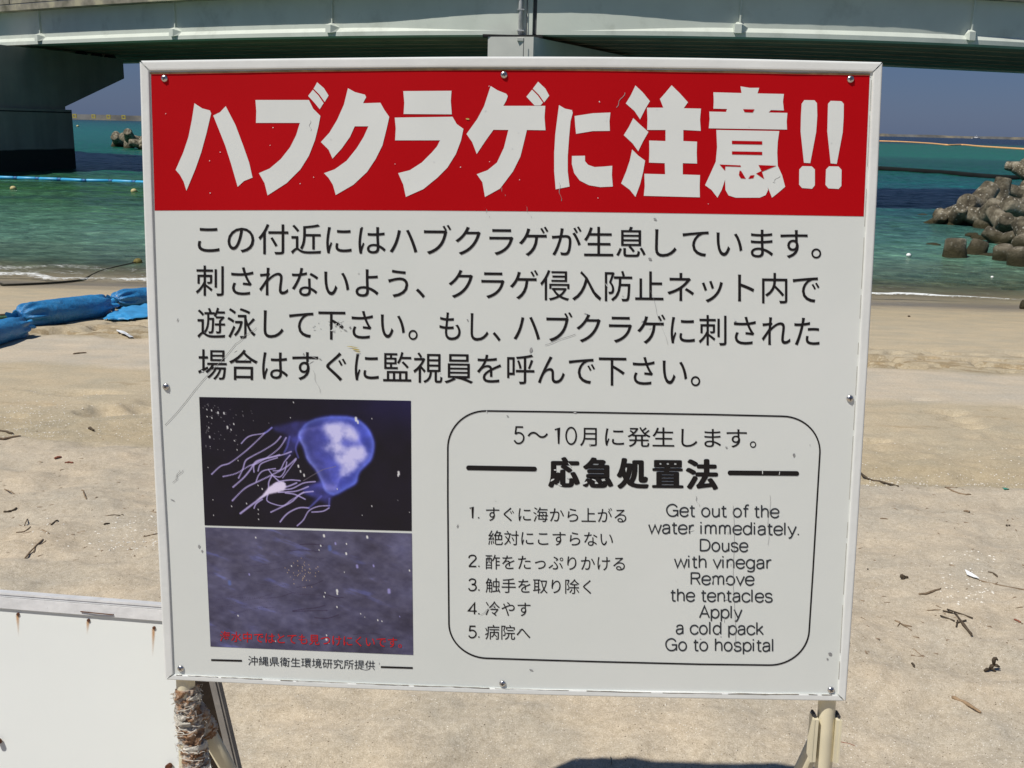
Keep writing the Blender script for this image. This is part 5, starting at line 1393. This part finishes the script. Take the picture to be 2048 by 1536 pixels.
def bag(pa_, pb2, Rp, seed, label, pinch=(.34, .3), sq=.92):
    a, c = gp(*pa_), gp(*pb2)
    d = (np.linalg.norm(a - CAM) + np.linalg.norm(c - CAM)) / 2
    R = Rp * d / FPX
    a = a + [0, 0, R * .74]; c = c + [0, 0, R * .74]
    o = empty('tarpaulin_bag', (a + c) / 2 - [0, 0, R * .74], label, 'bag', 'blue tarpaulin bags lying in a chain on the sand')
    obj('bag_body', *bag_mesh(a, c, R, seed, pinch, sq=sq), M_TARP, o, smooth=True)
    d_, s_, u_ = frame_of(c - a)
    for e, sg in ((a, 1), (c, -1)):
        cc = e + d_ * sg * 0.015
        obj('tie', *tube([cc + R * .36 * (math.cos(t) * s_ + math.sin(t) * u_) for t in np.linspace(0, 6.28, 15)], 0.012, 5), M_FIBRE, o)
        # gathered cloth beyond the tie
        V = []; n_ = 24
        for j, (q_, rr_) in enumerate(((0, .30), (-.06, .42), (-.13, .60))):
            for k in range(n_):
                t = 2 * math.pi * k / n_; rk = R * rr_ * (1 + .28 * math.sin(t * 5 + seed) * (j / 2))
                V.append(e + d_ * sg * q_ + rk * (math.cos(t) * s_ + .75 * math.sin(t) * u_))
        F = [(j * n_ + k, j * n_ + (k + 1) % n_, (j + 1) * n_ + (k + 1) % n_, (j + 1) * n_ + k) for j in range(2) for k in range(n_)]
        obj('gathered_end', V, F, M_TARPL, o, smooth=True)
    return o
bag((-130, 722), (46, 672), 25, 3, 'blue tarpaulin bag cut by the left edge, nearest in the chain')
bag((44, 656), (212, 630), 25.5, 8, 'long plump blue tarpaulin bag, whole in view, second in the chain', (.42, .34))
bag((232, 617), (390, 600), 20, 5, 'blue tarpaulin bag partly behind the sign frame, farthest in the chain', (.38, .3))
# loose flap
V = []; nx, ny = 26, 12
fl = [(206, 641), (226, 633), (262, 624), (330, 616)], [(222, 643), (250, 643.5), (276, 641), (340, 633)]
ta, tb2 = interp_curve(np.array(fl[0]), np.linspace(0, 1, nx)), interp_curve(np.array(fl[1]), np.linspace(0, 1, nx))
for j in range(ny):
    for i in range(nx):
        p_ = ta[i] + (tb2[i] - ta[i]) * j / (ny - 1)
        g_ = gp(p_[0], p_[1]); g_ = g_ + [0, 0, 0.01 + 0.05 * (1 - j / (ny - 1)) * sstep(0, .5, i / nx) + 0.03 * vn(i * .8, j * .5, 3)]
        V.append(g_)
fo_ = obj('tarpaulin_flap', V, grid(nx, ny), M_TARPL, origin=gp(260, 640), smooth=True)
md = fo_.modifiers.new('thick', 'SOLIDIFY'); md.thickness = 0.006
tag(fo_, 'loose light blue tarpaulin flap spread in front of the farthest blue bag', 'tarpaulin')

# ================================================================== tetrapods
def tetra_mesh(seed):
    b = MB(); dirs = [np.array(v, float) / math.sqrt(3) for v in ((1, 1, 1), (1, -1, -1), (-1, 1, -1), (-1, -1, 1))]
    r_ = np.random.default_rng(seed)
    for kk, d in enumerate(dirs):
        _, s, u = frame_of(d); n_ = 22
        prof = [(-0.1, .30), (0.0, .40), (.25, .39), (.5, .35), (.75, .31), (.95, .295), (1.0, .265), (1.015, .22), (1.02, 0.0)]
        V = []
        for (t, r) in prof:
            for k in range(n_):
                a = 2 * math.pi * k / n_
                w_ = 1 + 0.09 * (fbm(np.array([math.cos(a) * 1.5 + kk * 7 + seed]), np.array([math.sin(a) * 1.5 + t * 2]), seed, 3)[0] - .5) * 2
                V.append(d * t + r * w_ * (math.cos(a) * s + math.sin(a) * u))
        F = [(j * n_ + k, j * n_ + (k + 1) % n_, (j + 1) * n_ + (k + 1) % n_, (j + 1) * n_ + k) for j in range(len(prof) - 1) for k in range(n_)]
        b.add(V, F)
    V, F = b.get(); me = mk_mesh('tetrapod', V, F, True); me.materials.append(M_TETRA); return me
TM = [tetra_mesh(s) for s in (1, 2, 3, 4)]
from mathutils import Euler, Quaternion
def tetra(px, py, sizep, lift, rot, label, group, mi=0, up=False):
    c = wp(px, py); s = sizep * np.linalg.norm(c - CAM) / FPX      # sizep: leg length in picture units
    o = bpy.data.objects.new('tetrapod', TM[mi % 4]); COL.objects.link(o)
    o.location = c + np.array([0, 0, s * lift]); o.scale = (s, s, s)
    if up: o.rotation_mode = 'QUATERNION'; o.rotation_quaternion = Quaternion((0, 0, 1), rot[2]) @ Vector((1, 1, 1)).rotation_difference(Vector((rot[0], rot[1], 1)))
    else: o.rotation_euler = rot
    return tag(o, label, 'concrete block', group)
GR = 'concrete tetrapods piled on the right shore'
RK = [  # px, py(waterline), leg px, lift, rot, up
    (2040, 352, 26, .55, (.3, .8, 2), False, 'dark tetrapod at the back of the right pile, where the black boom ends'),
    (2062, 375, 34, .55, (1.2, .2, .4), False, 'tetrapod on the right picture edge behind the upright one'),
    (1990, 440, 46, .62, (0.12, -0.05, .5), True, 'tetrapod with one round leg standing straight up, tallest of the right pile'),
    (2042, 425, 38, .75, (.9, .4, 1.1), False, 'shadowed tetrapod just right of the tall upright leg'),
    (1945, 447, 56, .42, (.85, .1, .3), True, 'pale speckled tetrapod leaning right, left of the upright leg'),
    (1905, 450, 40, .12, (-.9, .3, 1.9), True, 'low brown tetrapod at the left tip of the right pile'),
    (1876, 448, 30, .05, (.5, 1.3, 2.6), False, 'smallest brown tetrapod leg lying in the water at the pile tip'),
    (1966, 455, 44, .35, (.3, .9, .1), False, 'tetrapod wedged low in the middle of the right pile'),
    (2006, 472, 42, .45, (1.0, .3, 2.2), False, 'tetrapod with a pale round end facing the sign, mid pile'),
    (2050, 462, 52, .6, (.2, .5, 2.9), False, 'big tetrapod cut by the right edge, mid height of the pile'),
    (2003, 486, 36, .05, (.9, 1.0, .9), False, 'brown weedy tetrapod below the pile, half under water'),
    (2058, 498, 46, .35, (.5, .2, 1.6), False, 'speckled tetrapod cut by the right edge, low in the pile'),
    (1910, 512, 62, -.50, (.05, .12, .2), True, 'flat-topped speckled tetrapod leg standing alone in the shallows'),
    (1942, 506, 54, -.55, (.2, -.3, 1.3), True, 'darker tetrapod leg just right of the lone flat-topped one'),
    (2012, 519, 56, -.52, (-.3, .1, 1.0), True, 'barnacled tetrapod leg in the shallows right of the lone pair'),
    (2042, 530, 52, -.40, (.1, .25, 2.0), True, 'nearest barnacled tetrapod, at the right edge of the shallows'),
    (1970, 478, 26, -.25, (.7, .7, 2.0), False, 'nearly drowned tetrapod showing between pile and lone leg')]
for k, (x, y, s, l, r, up, lb) in enumerate(RK): tetra(x, y, s, l, r, lb, GR, k, up)
GL = 'concrete tetrapods in the sea left of the sign'
for k, (x, y, s, l, r, up, lb) in enumerate(((238, 293, 24, .30, (1.2, .2, 2.6), False, 'dark tetrapod with a leg pointing left, outermost by the pier'), (262, 296, 26, .5, (.4, .9, .3), False, 'brown tetrapod with a raised round leg, between the outermost and the sign'),
                                     (284, 299, 22, .45, (.7, .3, 1.4), False, 'reddish brown tetrapod touching the left frame of the sign'), (306, 300, 26, .5, (.1, .3, .4), False, 'tetrapod peeping out right at the sign frame edge on the left'))):
    tetra(x, y, s, l, r, lb, GL, k + 1, up)
# drowned stones
def rock(px, py, wpx, hpx, seed, label, dz=-0.02):
    c = wp(px, py); k = np.linalg.norm(c - CAM) / FPX
    V, F = ball(np.zeros(3), 1.0, 1.0, 22, 14); V = np.array(V)
    nn = 1 + 0.35 * (fbm(V[:, 0] * 1.6 + seed, V[:, 1] * 1.6 + V[:, 2] * 1.3, seed, 4) - .5) * 2
    V = V * nn[:, None] * [wpx * k / 2, wpx * k / 2, hpx * k * .8] + c + [0, 0, dz]
    o = obj('rock', V, F, M_TETRA, origin=c, smooth=True); return tag(o, label, 'rock')
rock(1846, 430, 20, 4, 5, 'small brown stone awash left of the tetrapod pile tip'); rock(1838, 442.5, 24, 2.5, 6, 'flat stone awash just below the small one left of the pile')
rock(1868, 488, 26, 4, 8, 'low stone awash left of the lone tetrapod pair'); rock(1945, 470, 24, 7, 9, 'round brown stone in the water between pile and lone pair')
rock(1972, 508, 40, 4, 12, 'flat dark stone under the surface right of the lone pair')
cc = gp(2050, 618); V, F = ball(np.zeros(3), 1, 1, 18, 10); V = np.array(V); V = V * (1 + .4 * (fbm(V[:, 0] * 2, V[:, 1] * 2 + V[:, 2], 4, 3) - .5))[:, None] * [.10, .10, .12] + cc + [0, 0, .05]
tag(obj('rock', V, F, M_TETRA, origin=cc, smooth=True), 'small dark rock on the sand at the right edge by the waterline', 'rock')

# ================================================================== drift and litter on the sand
def pxw(P): return np.linalg.norm(P - CAM) / FPX
def stick(pts, wpx, mat, label, name='twig', lift=0.5, branches=(), cat='twig'):
    P = np.array([gp(x, y) for x, y in pts]); k = pxw(P[0]); r = wpx * k / 2
    if len(P) == 2: P = np.array([P[0], (P[0] + P[1]) / 2 + [0, 0, r * .8], P[1]])
    P = P + [0, 0, r * lift]
    n_ = 8; C = interp_curve(P, np.linspace(0, 1, n_)); C[:, 2] = np.maximum(C[:, 2], beach(C[:, 0], C[:, 1]) + r * .3)
    C[1:-1] += rng.normal(0, r * .45, (n_ - 2, 3)) * [1, 1, .3]
    rad = r * (0.8 + .5 * rng.random(n_)); rad[-1] *= .5; rad[0] *= .7
    b = MB(); b.add(*tube(C, rad, 7))
    for br in branches:
        Q = np.array([gp(x, y) for x, y in br]) + [0, 0, r * lift]; b.add(*tube(interp_curve(Q, np.linspace(0, 1, 5)) if len(Q) > 2 else Q, r * .6, 6))
    o = obj(name, *b.get(), mat, origin=P[0], smooth=True)
    return tag(o, label, cat)
stick([(1904, 1396), (1961.6, 1427)], 6.2, M_DRIFT, 'short thick tan driftwood stick on the sand at the lower right', 'driftwood_stick', .7, cat='driftwood')
stick([(1838, 1189.5), (1860, 1186), (1881.5, 1178)], 4.2, M_TWIG, 'flat brown pod-like twig right of the sign, below the dark lump', lift=.6)
stick([(1789.5, 1241.7), (1805, 1250), (1823.6, 1254)], 3.0, M_TWIG, 'forked brown twig lying close to the sign edge, lower right', branches=[[(1800, 1247), (1823, 1261.5)], [(1795, 1253), (1800, 1246)]])
stick([(1908, 1226), (1922, 1245), (1935, 1262), (1943, 1274)], 4.4, M_TWIGD, 'tangled dark branch with side shoots, largest on the right sand', 'branch', 1.2, branches=[[(1894, 1221), (1944.5, 1238.5)], [(1880.6, 1234), (1908, 1244)], [(1912, 1248), (1932, 1243)], [(1885, 1224), (1905, 1228)], [(1915, 1243), (1912, 1256)]], cat='branch')
stick([(1722, 948), (1739, 961), (1768, 967.5), (1796, 974)], 4.2, M_TWIGD, 'curved dark stick coming out from behind the right frame of the sign', lift=.8)
stick([(1890, 975), (1920, 988), (1942, 989.5)], 2.6, M_TWIG, 'thin bent twig on the wrack line, mid right', branches=[[(1890, 975), (1915, 976)]])
stick([(1958, 1161), (1999, 1171), (2048, 1180), (2070, 1184)], 2.4, M_TWIG, 'long thin twig running to the right edge from the white plastic scrap')
stick([(1976.4, 1144.6), (1988, 1148), (1994.6, 1155)], 3.0, M_TWIGD, 'short dark curl of bark above the long thin twig on the right')
stick([(1825, 1327), (1829.7, 1336)], 3.2, M_TWIGD, 'stubby black twig right of the lower sign corner')
stick([(1825, 1297), (1848, 1315.7)], 1.4, M_TWIG, 'hair-thin slanting straw right of the lower sign corner')
stick([(1674, 1482), (1710, 1492)], 1.3, M_TWIGR, 'thin reddish straw right of the right sign leg')
stick([(1927, 1023), (1939, 1025.5)], 3.4, M_TWIG, 'small brown stub on open sand, mid right')
stick([(1853, 1221.5), (1881, 1220)], 1.8, M_TWIG, 'thin straight straw left of the tangled dark branch')
stick([(2028, 1240), (2042, 1246)], 3.0, M_TWIGR, 'short reddish twig near the right edge below the long thin twig')
stick([(1760, 1037), (1776, 1038.5)], 1.6, M_TWIG, 'faint short straw beside the right frame of the sign')
stick([(109, 918.5), (123, 914.5)], 3.6, M_TWIGR, 'short reddish bark strip on the left sand, the left one of two')
stick([(130, 926.5), (147, 926)], 3.0, M_TWIGR, 'short reddish bark strip on the left sand, the right one of two')
stick([(164, 980.6), (169, 990), (173, 999)], 2.6, M_TWIG, 'small upright-lying brown twig on the left sand')
stick([(7, 1024.5), (22, 1023), (34, 1016.5)], 4.2, M_TWIGD, 'dark thick twig near the left edge, middle of the sand')
stick([(9, 978.5), (30, 988.5)], 2.0, M_TWIG, 'thin slanting twig at the left edge above the dark thick one')
stick([(216, 1031.5), (241, 1032)], 2.4, M_TWIGD, 'straight dark twig left of the sign, lying level', branches=[[(243, 1029), (248, 1031)]])
stick([(50, 1117), (70, 1094), (86.5, 1078.6)], 2.8, M_TWIG, 'branched brown twig above the blank board', 'branch', branches=[[(68, 1098), (84, 1088), (92, 1082)], [(70, 1094), (68, 1106)]], cat='branch')
stick([(32, 1065.5), (50, 1063), (61.5, 1053.5)], 2.6, M_TWIG, 'curved twig above the branched one on the left sand')
stick([(84, 1060), (98, 1068)], 2.2, M_TWIG, 'tiny slanting twig right of the curved one, left sand')
stick([(102, 1050.5), (116, 1040.8)], 3.0, M_TWIGD, 'short dark twig left of the sign, slanting up right')
stick([(49, 1052), (55, 1038)], 2.0, M_TWIG, 'tiny twig standing steep above the curved one, left sand')
stick([(287, 1074.5), (300, 1071), (316, 1067.5)], 2.2, M_TWIG, 'thin twig touching the left frame of the sign', branches=[[(287, 1074.5), (290, 1071)]])
stick([(-6, 863), (27, 869)], 4.0, M_TWIGD, 'dark driftwood piece at the left edge, upper of two', 'driftwood_stick', cat='driftwood')
stick([(-6, 880), (20, 877), (41, 873)], 5.0, M_TWIG, 'grey driftwood piece at the left edge, lower of two', 'driftwood_stick', cat='driftwood')
stick([(178, 857.6), (187, 863)], 5.0, M_TWIGD, 'small black leaf on the wrack line left of the sign', 'dead_leaf', cat='leaf')
stick([(146, 708.6), (173, 706)], 2.4, M_TWIG, 'thin bit of driftwood on the smooth sand below the blue bags')
stick([(207, 1049.5), (219, 1047)], 2.6, M_TWIGD, 'dark twig crumb just below the level dark twig')
stick([(1222, 1534), (1222.5, 1526), (1221, 1516)], 1.4, M_TWIGD, 'fine black stem poking up at the bottom edge of the picture', lift=6)
# dark weed clump, dark lump, scraps
def clump(px, py, wpx, hpx, mat, label, name, cat, seed, n_=5):
    c = gp(px, py); k = pxw(c); b = MB(); r_ = np.random.default_rng(seed)
    for i in range(n_):
        V, F = ball(np.zeros(3), 1, 1, 10, 7); V = np.array(V)
        V = V * (1 + .6 * (vn(V[:, 0] * 2 + i, V[:, 1] * 2 + V[:, 2], seed) - .5))[:, None] * [wpx * k * .22, wpx * k * .18, hpx * k * .24]
        b.add(V + c + [r_.normal(0, wpx * k * .2), r_.normal(0, wpx * k * .2), hpx * k * (.15 + .5 * i / n_)], F)
    return tag(obj(name, *b.get(), mat, origin=c, smooth=True), label, cat)
def weed(px, py):
    c = gp(px, py); k = pxw(c); b = MB()
    for (a, e, w_) in (((-14, 0, 2), (-3, 3, 4), 4), ((-3, 3, 4), (2, 2, 14), 5), ((2, 2, 14), (0, 2, 26), 5), ((0, 2, 26), (8, 2, 22), 4), ((2, 2, 12), (12, 0, 10), 4), ((-2, 2, 6), (6, -2, 1), 3)):
        b.add(*tube([c + np.array(a) * k, c + (np.array(a) + np.array(e)) / 2 * k + [0, 0, k * 1.5], c + np.array(e) * k], [w_ * k * .5, w_ * k * .75, w_ * k * .35], 7))
    return tag(obj('dead_leaf', *b.get(), M_TWIGD, origin=c, smooth=True), 'curled dark dead leaf casting a shadow, right edge of the lower sand', 'leaf')
weed(1984, 1344)
clump(1808, 1158, 15, 12, M_TWIGD, 'dark grey ragged lump on the sand right of the sign', 'weed_lump', 'seaweed', 4)
clump(2018, 1053, 9, 6, M_TWIGD, 'black pebble alone near the right edge above the twigs', 'pebble', 'pebble', 6, 2)
clump(1818, 633.5, 11, 4, M_TWIGD, 'flat dark scrap on the smooth sand near the waterline, right', 'weed_lump', 'seaweed', 7, 3)
clump(1737, 1139, 6, 4, M_TWIGD, 'tiny dark crumb beside the right frame of the sign', 'weed_lump', 'seaweed', 8, 2)
clump(1793, 1420, 0.1, 0.1, M_TWIGD, '', 'x', '', 1, 1) if False else None
def scrap(pts, mat, label, seed, h=3.0):
    P = [gp(x, y) for x, y in pts]; k = pxw(P[0]); c = sum(P) / len(P)
    V = []; n_ = len(P)
    for i, p in enumerate(P): V.append(p + [0, 0, k * (h * (.3 + .9 * vn(i * 1.7, 2.2, seed)))])
    V.append(c + [0, 0, k * h * 1.6]); F = [(i, (i + 1) % n_, n_) for i in range(n_)]
    o = obj('plastic_scrap', V, F, mat, origin=c); md = o.modifiers.new('thick', 'SOLIDIFY'); md.thickness = 0.0015
    return tag(o, label, 'litter')
scrap([(233, 662), (240, 667), (250, 669.5), (258, 673), (267, 677), (260, 677.5), (250, 674.5), (241, 671), (234, 666)], M_LITTER, 'crumpled white plastic scrap on the sand below the blue bags', 3, 5)
scrap([(1929, 1144), (1940, 1148), (1950, 1154), (1958, 1161), (1946, 1158), (1934, 1152)], M_LITTER, 'torn white plastic scrap at the end of the long thin twig', 5, 4)
scrap([(2004, 976), (2016, 976.5), (2018, 980), (2008, 981)], M_GREENS, 'small green plastic scrap on the wrack line at the right', 7, 2)
scrap([(1828, 1382), (1833, 1383), (1832, 1386), (1827, 1385)], M_LITTER, '', 8, 2) if False else None

# shell grit, dark grit and straw bits: too many to count
def scatter(name, N, mat, size, label, cat, fields, flat=0.5, elong=1.0):
    V = []; F = []; n0 = 0
    base = np.array([[1, 0, 0], [-.5, .87, 0], [-.5, -.87, 0], [0, 0, 1]], float)
    for (px0, px1, py0, py1, wgt) in fields:
        for _ in range(int(N * wgt)):
            px, py = random.uniform(px0, px1), random.uniform(py0, py1)
            d = ray(px, py)
            z = 0.0
            for _k in range(8): t = (z - CAM[2]) / d[2]; P = CAM + d * t; z = -0.094 * max(P[1] - 3.0, 0)
            s = size * (0.4 + random.random() ** 2 * 1.6)
            a = random.random() * 6.28; ca, sa_ = math.cos(a), math.sin(a)
            B = base * [s * elong, s, s * flat]
            B = np.stack([B[:, 0] * ca - B[:, 1] * sa_, B[:, 0] * sa_ + B[:, 1] * ca, B[:, 2]], 1)
            V.append(B + [P[0], P[1], 0]); F += [(n0, n0 + 1, n0 + 3), (n0 + 1, n0 + 2, n0 + 3), (n0 + 2, n0, n0 + 3)]; n0 += 4
    V = np.concatenate(V); c4 = V.reshape(-1, 4, 3).mean(1); zz = beach(c4[:, 0], c4[:, 1])
    V[:, 2] += np.repeat(zz, 4)
    return tag(obj(name, V, F, mat), label, cat, kind='stuff')
scatter('shell_grit', 5200, M_SHELL, 0.0014, 'white shell and coral grit sprinkled over the dry sand', 'shell grit',
        [(0, 330, 980, 1250, .22), (330, 1700, 1385, 1536, .34), (1690, 2048, 1000, 1536, .40), (0, 330, 830, 980, .05), (1690, 2048, 850, 1000, .04)])
scatter('shell_grit', 2100, M_SHELL, 0.0036, 'pale coral crumbs strewn along the wrack line', 'shell grit',
        [(0, 320, 800, 872, .30), (0, 130, 820, 865, .12), (1725, 2048, 935, 972, .20), (1725, 1800, 945, 968, .06), (1880, 1990, 1110, 1210, .07), (0, 320, 770, 800, .04), (230, 330, 1030, 1110, .06), (1725, 2048, 880, 935, .05), (40, 330, 1040, 1100, .05)], .5)
scatter('dark_grit', 3000, M_SPECK, 0.0015, 'fine dark grit and plant crumbs over the sand', 'grit',
        [(0, 330, 850, 1250, .3), (330, 1700, 1385, 1536, .25), (1690, 2048, 930, 1536, .45)])
scatter('straw_litter', 420, M_TWIG, 0.0034, 'tiny straw bits scattered over the upper sand', 'straw',
        [(0, 330, 820, 1120, .5), (1690, 2048, 900, 1300, .5)], .4, 3.4)
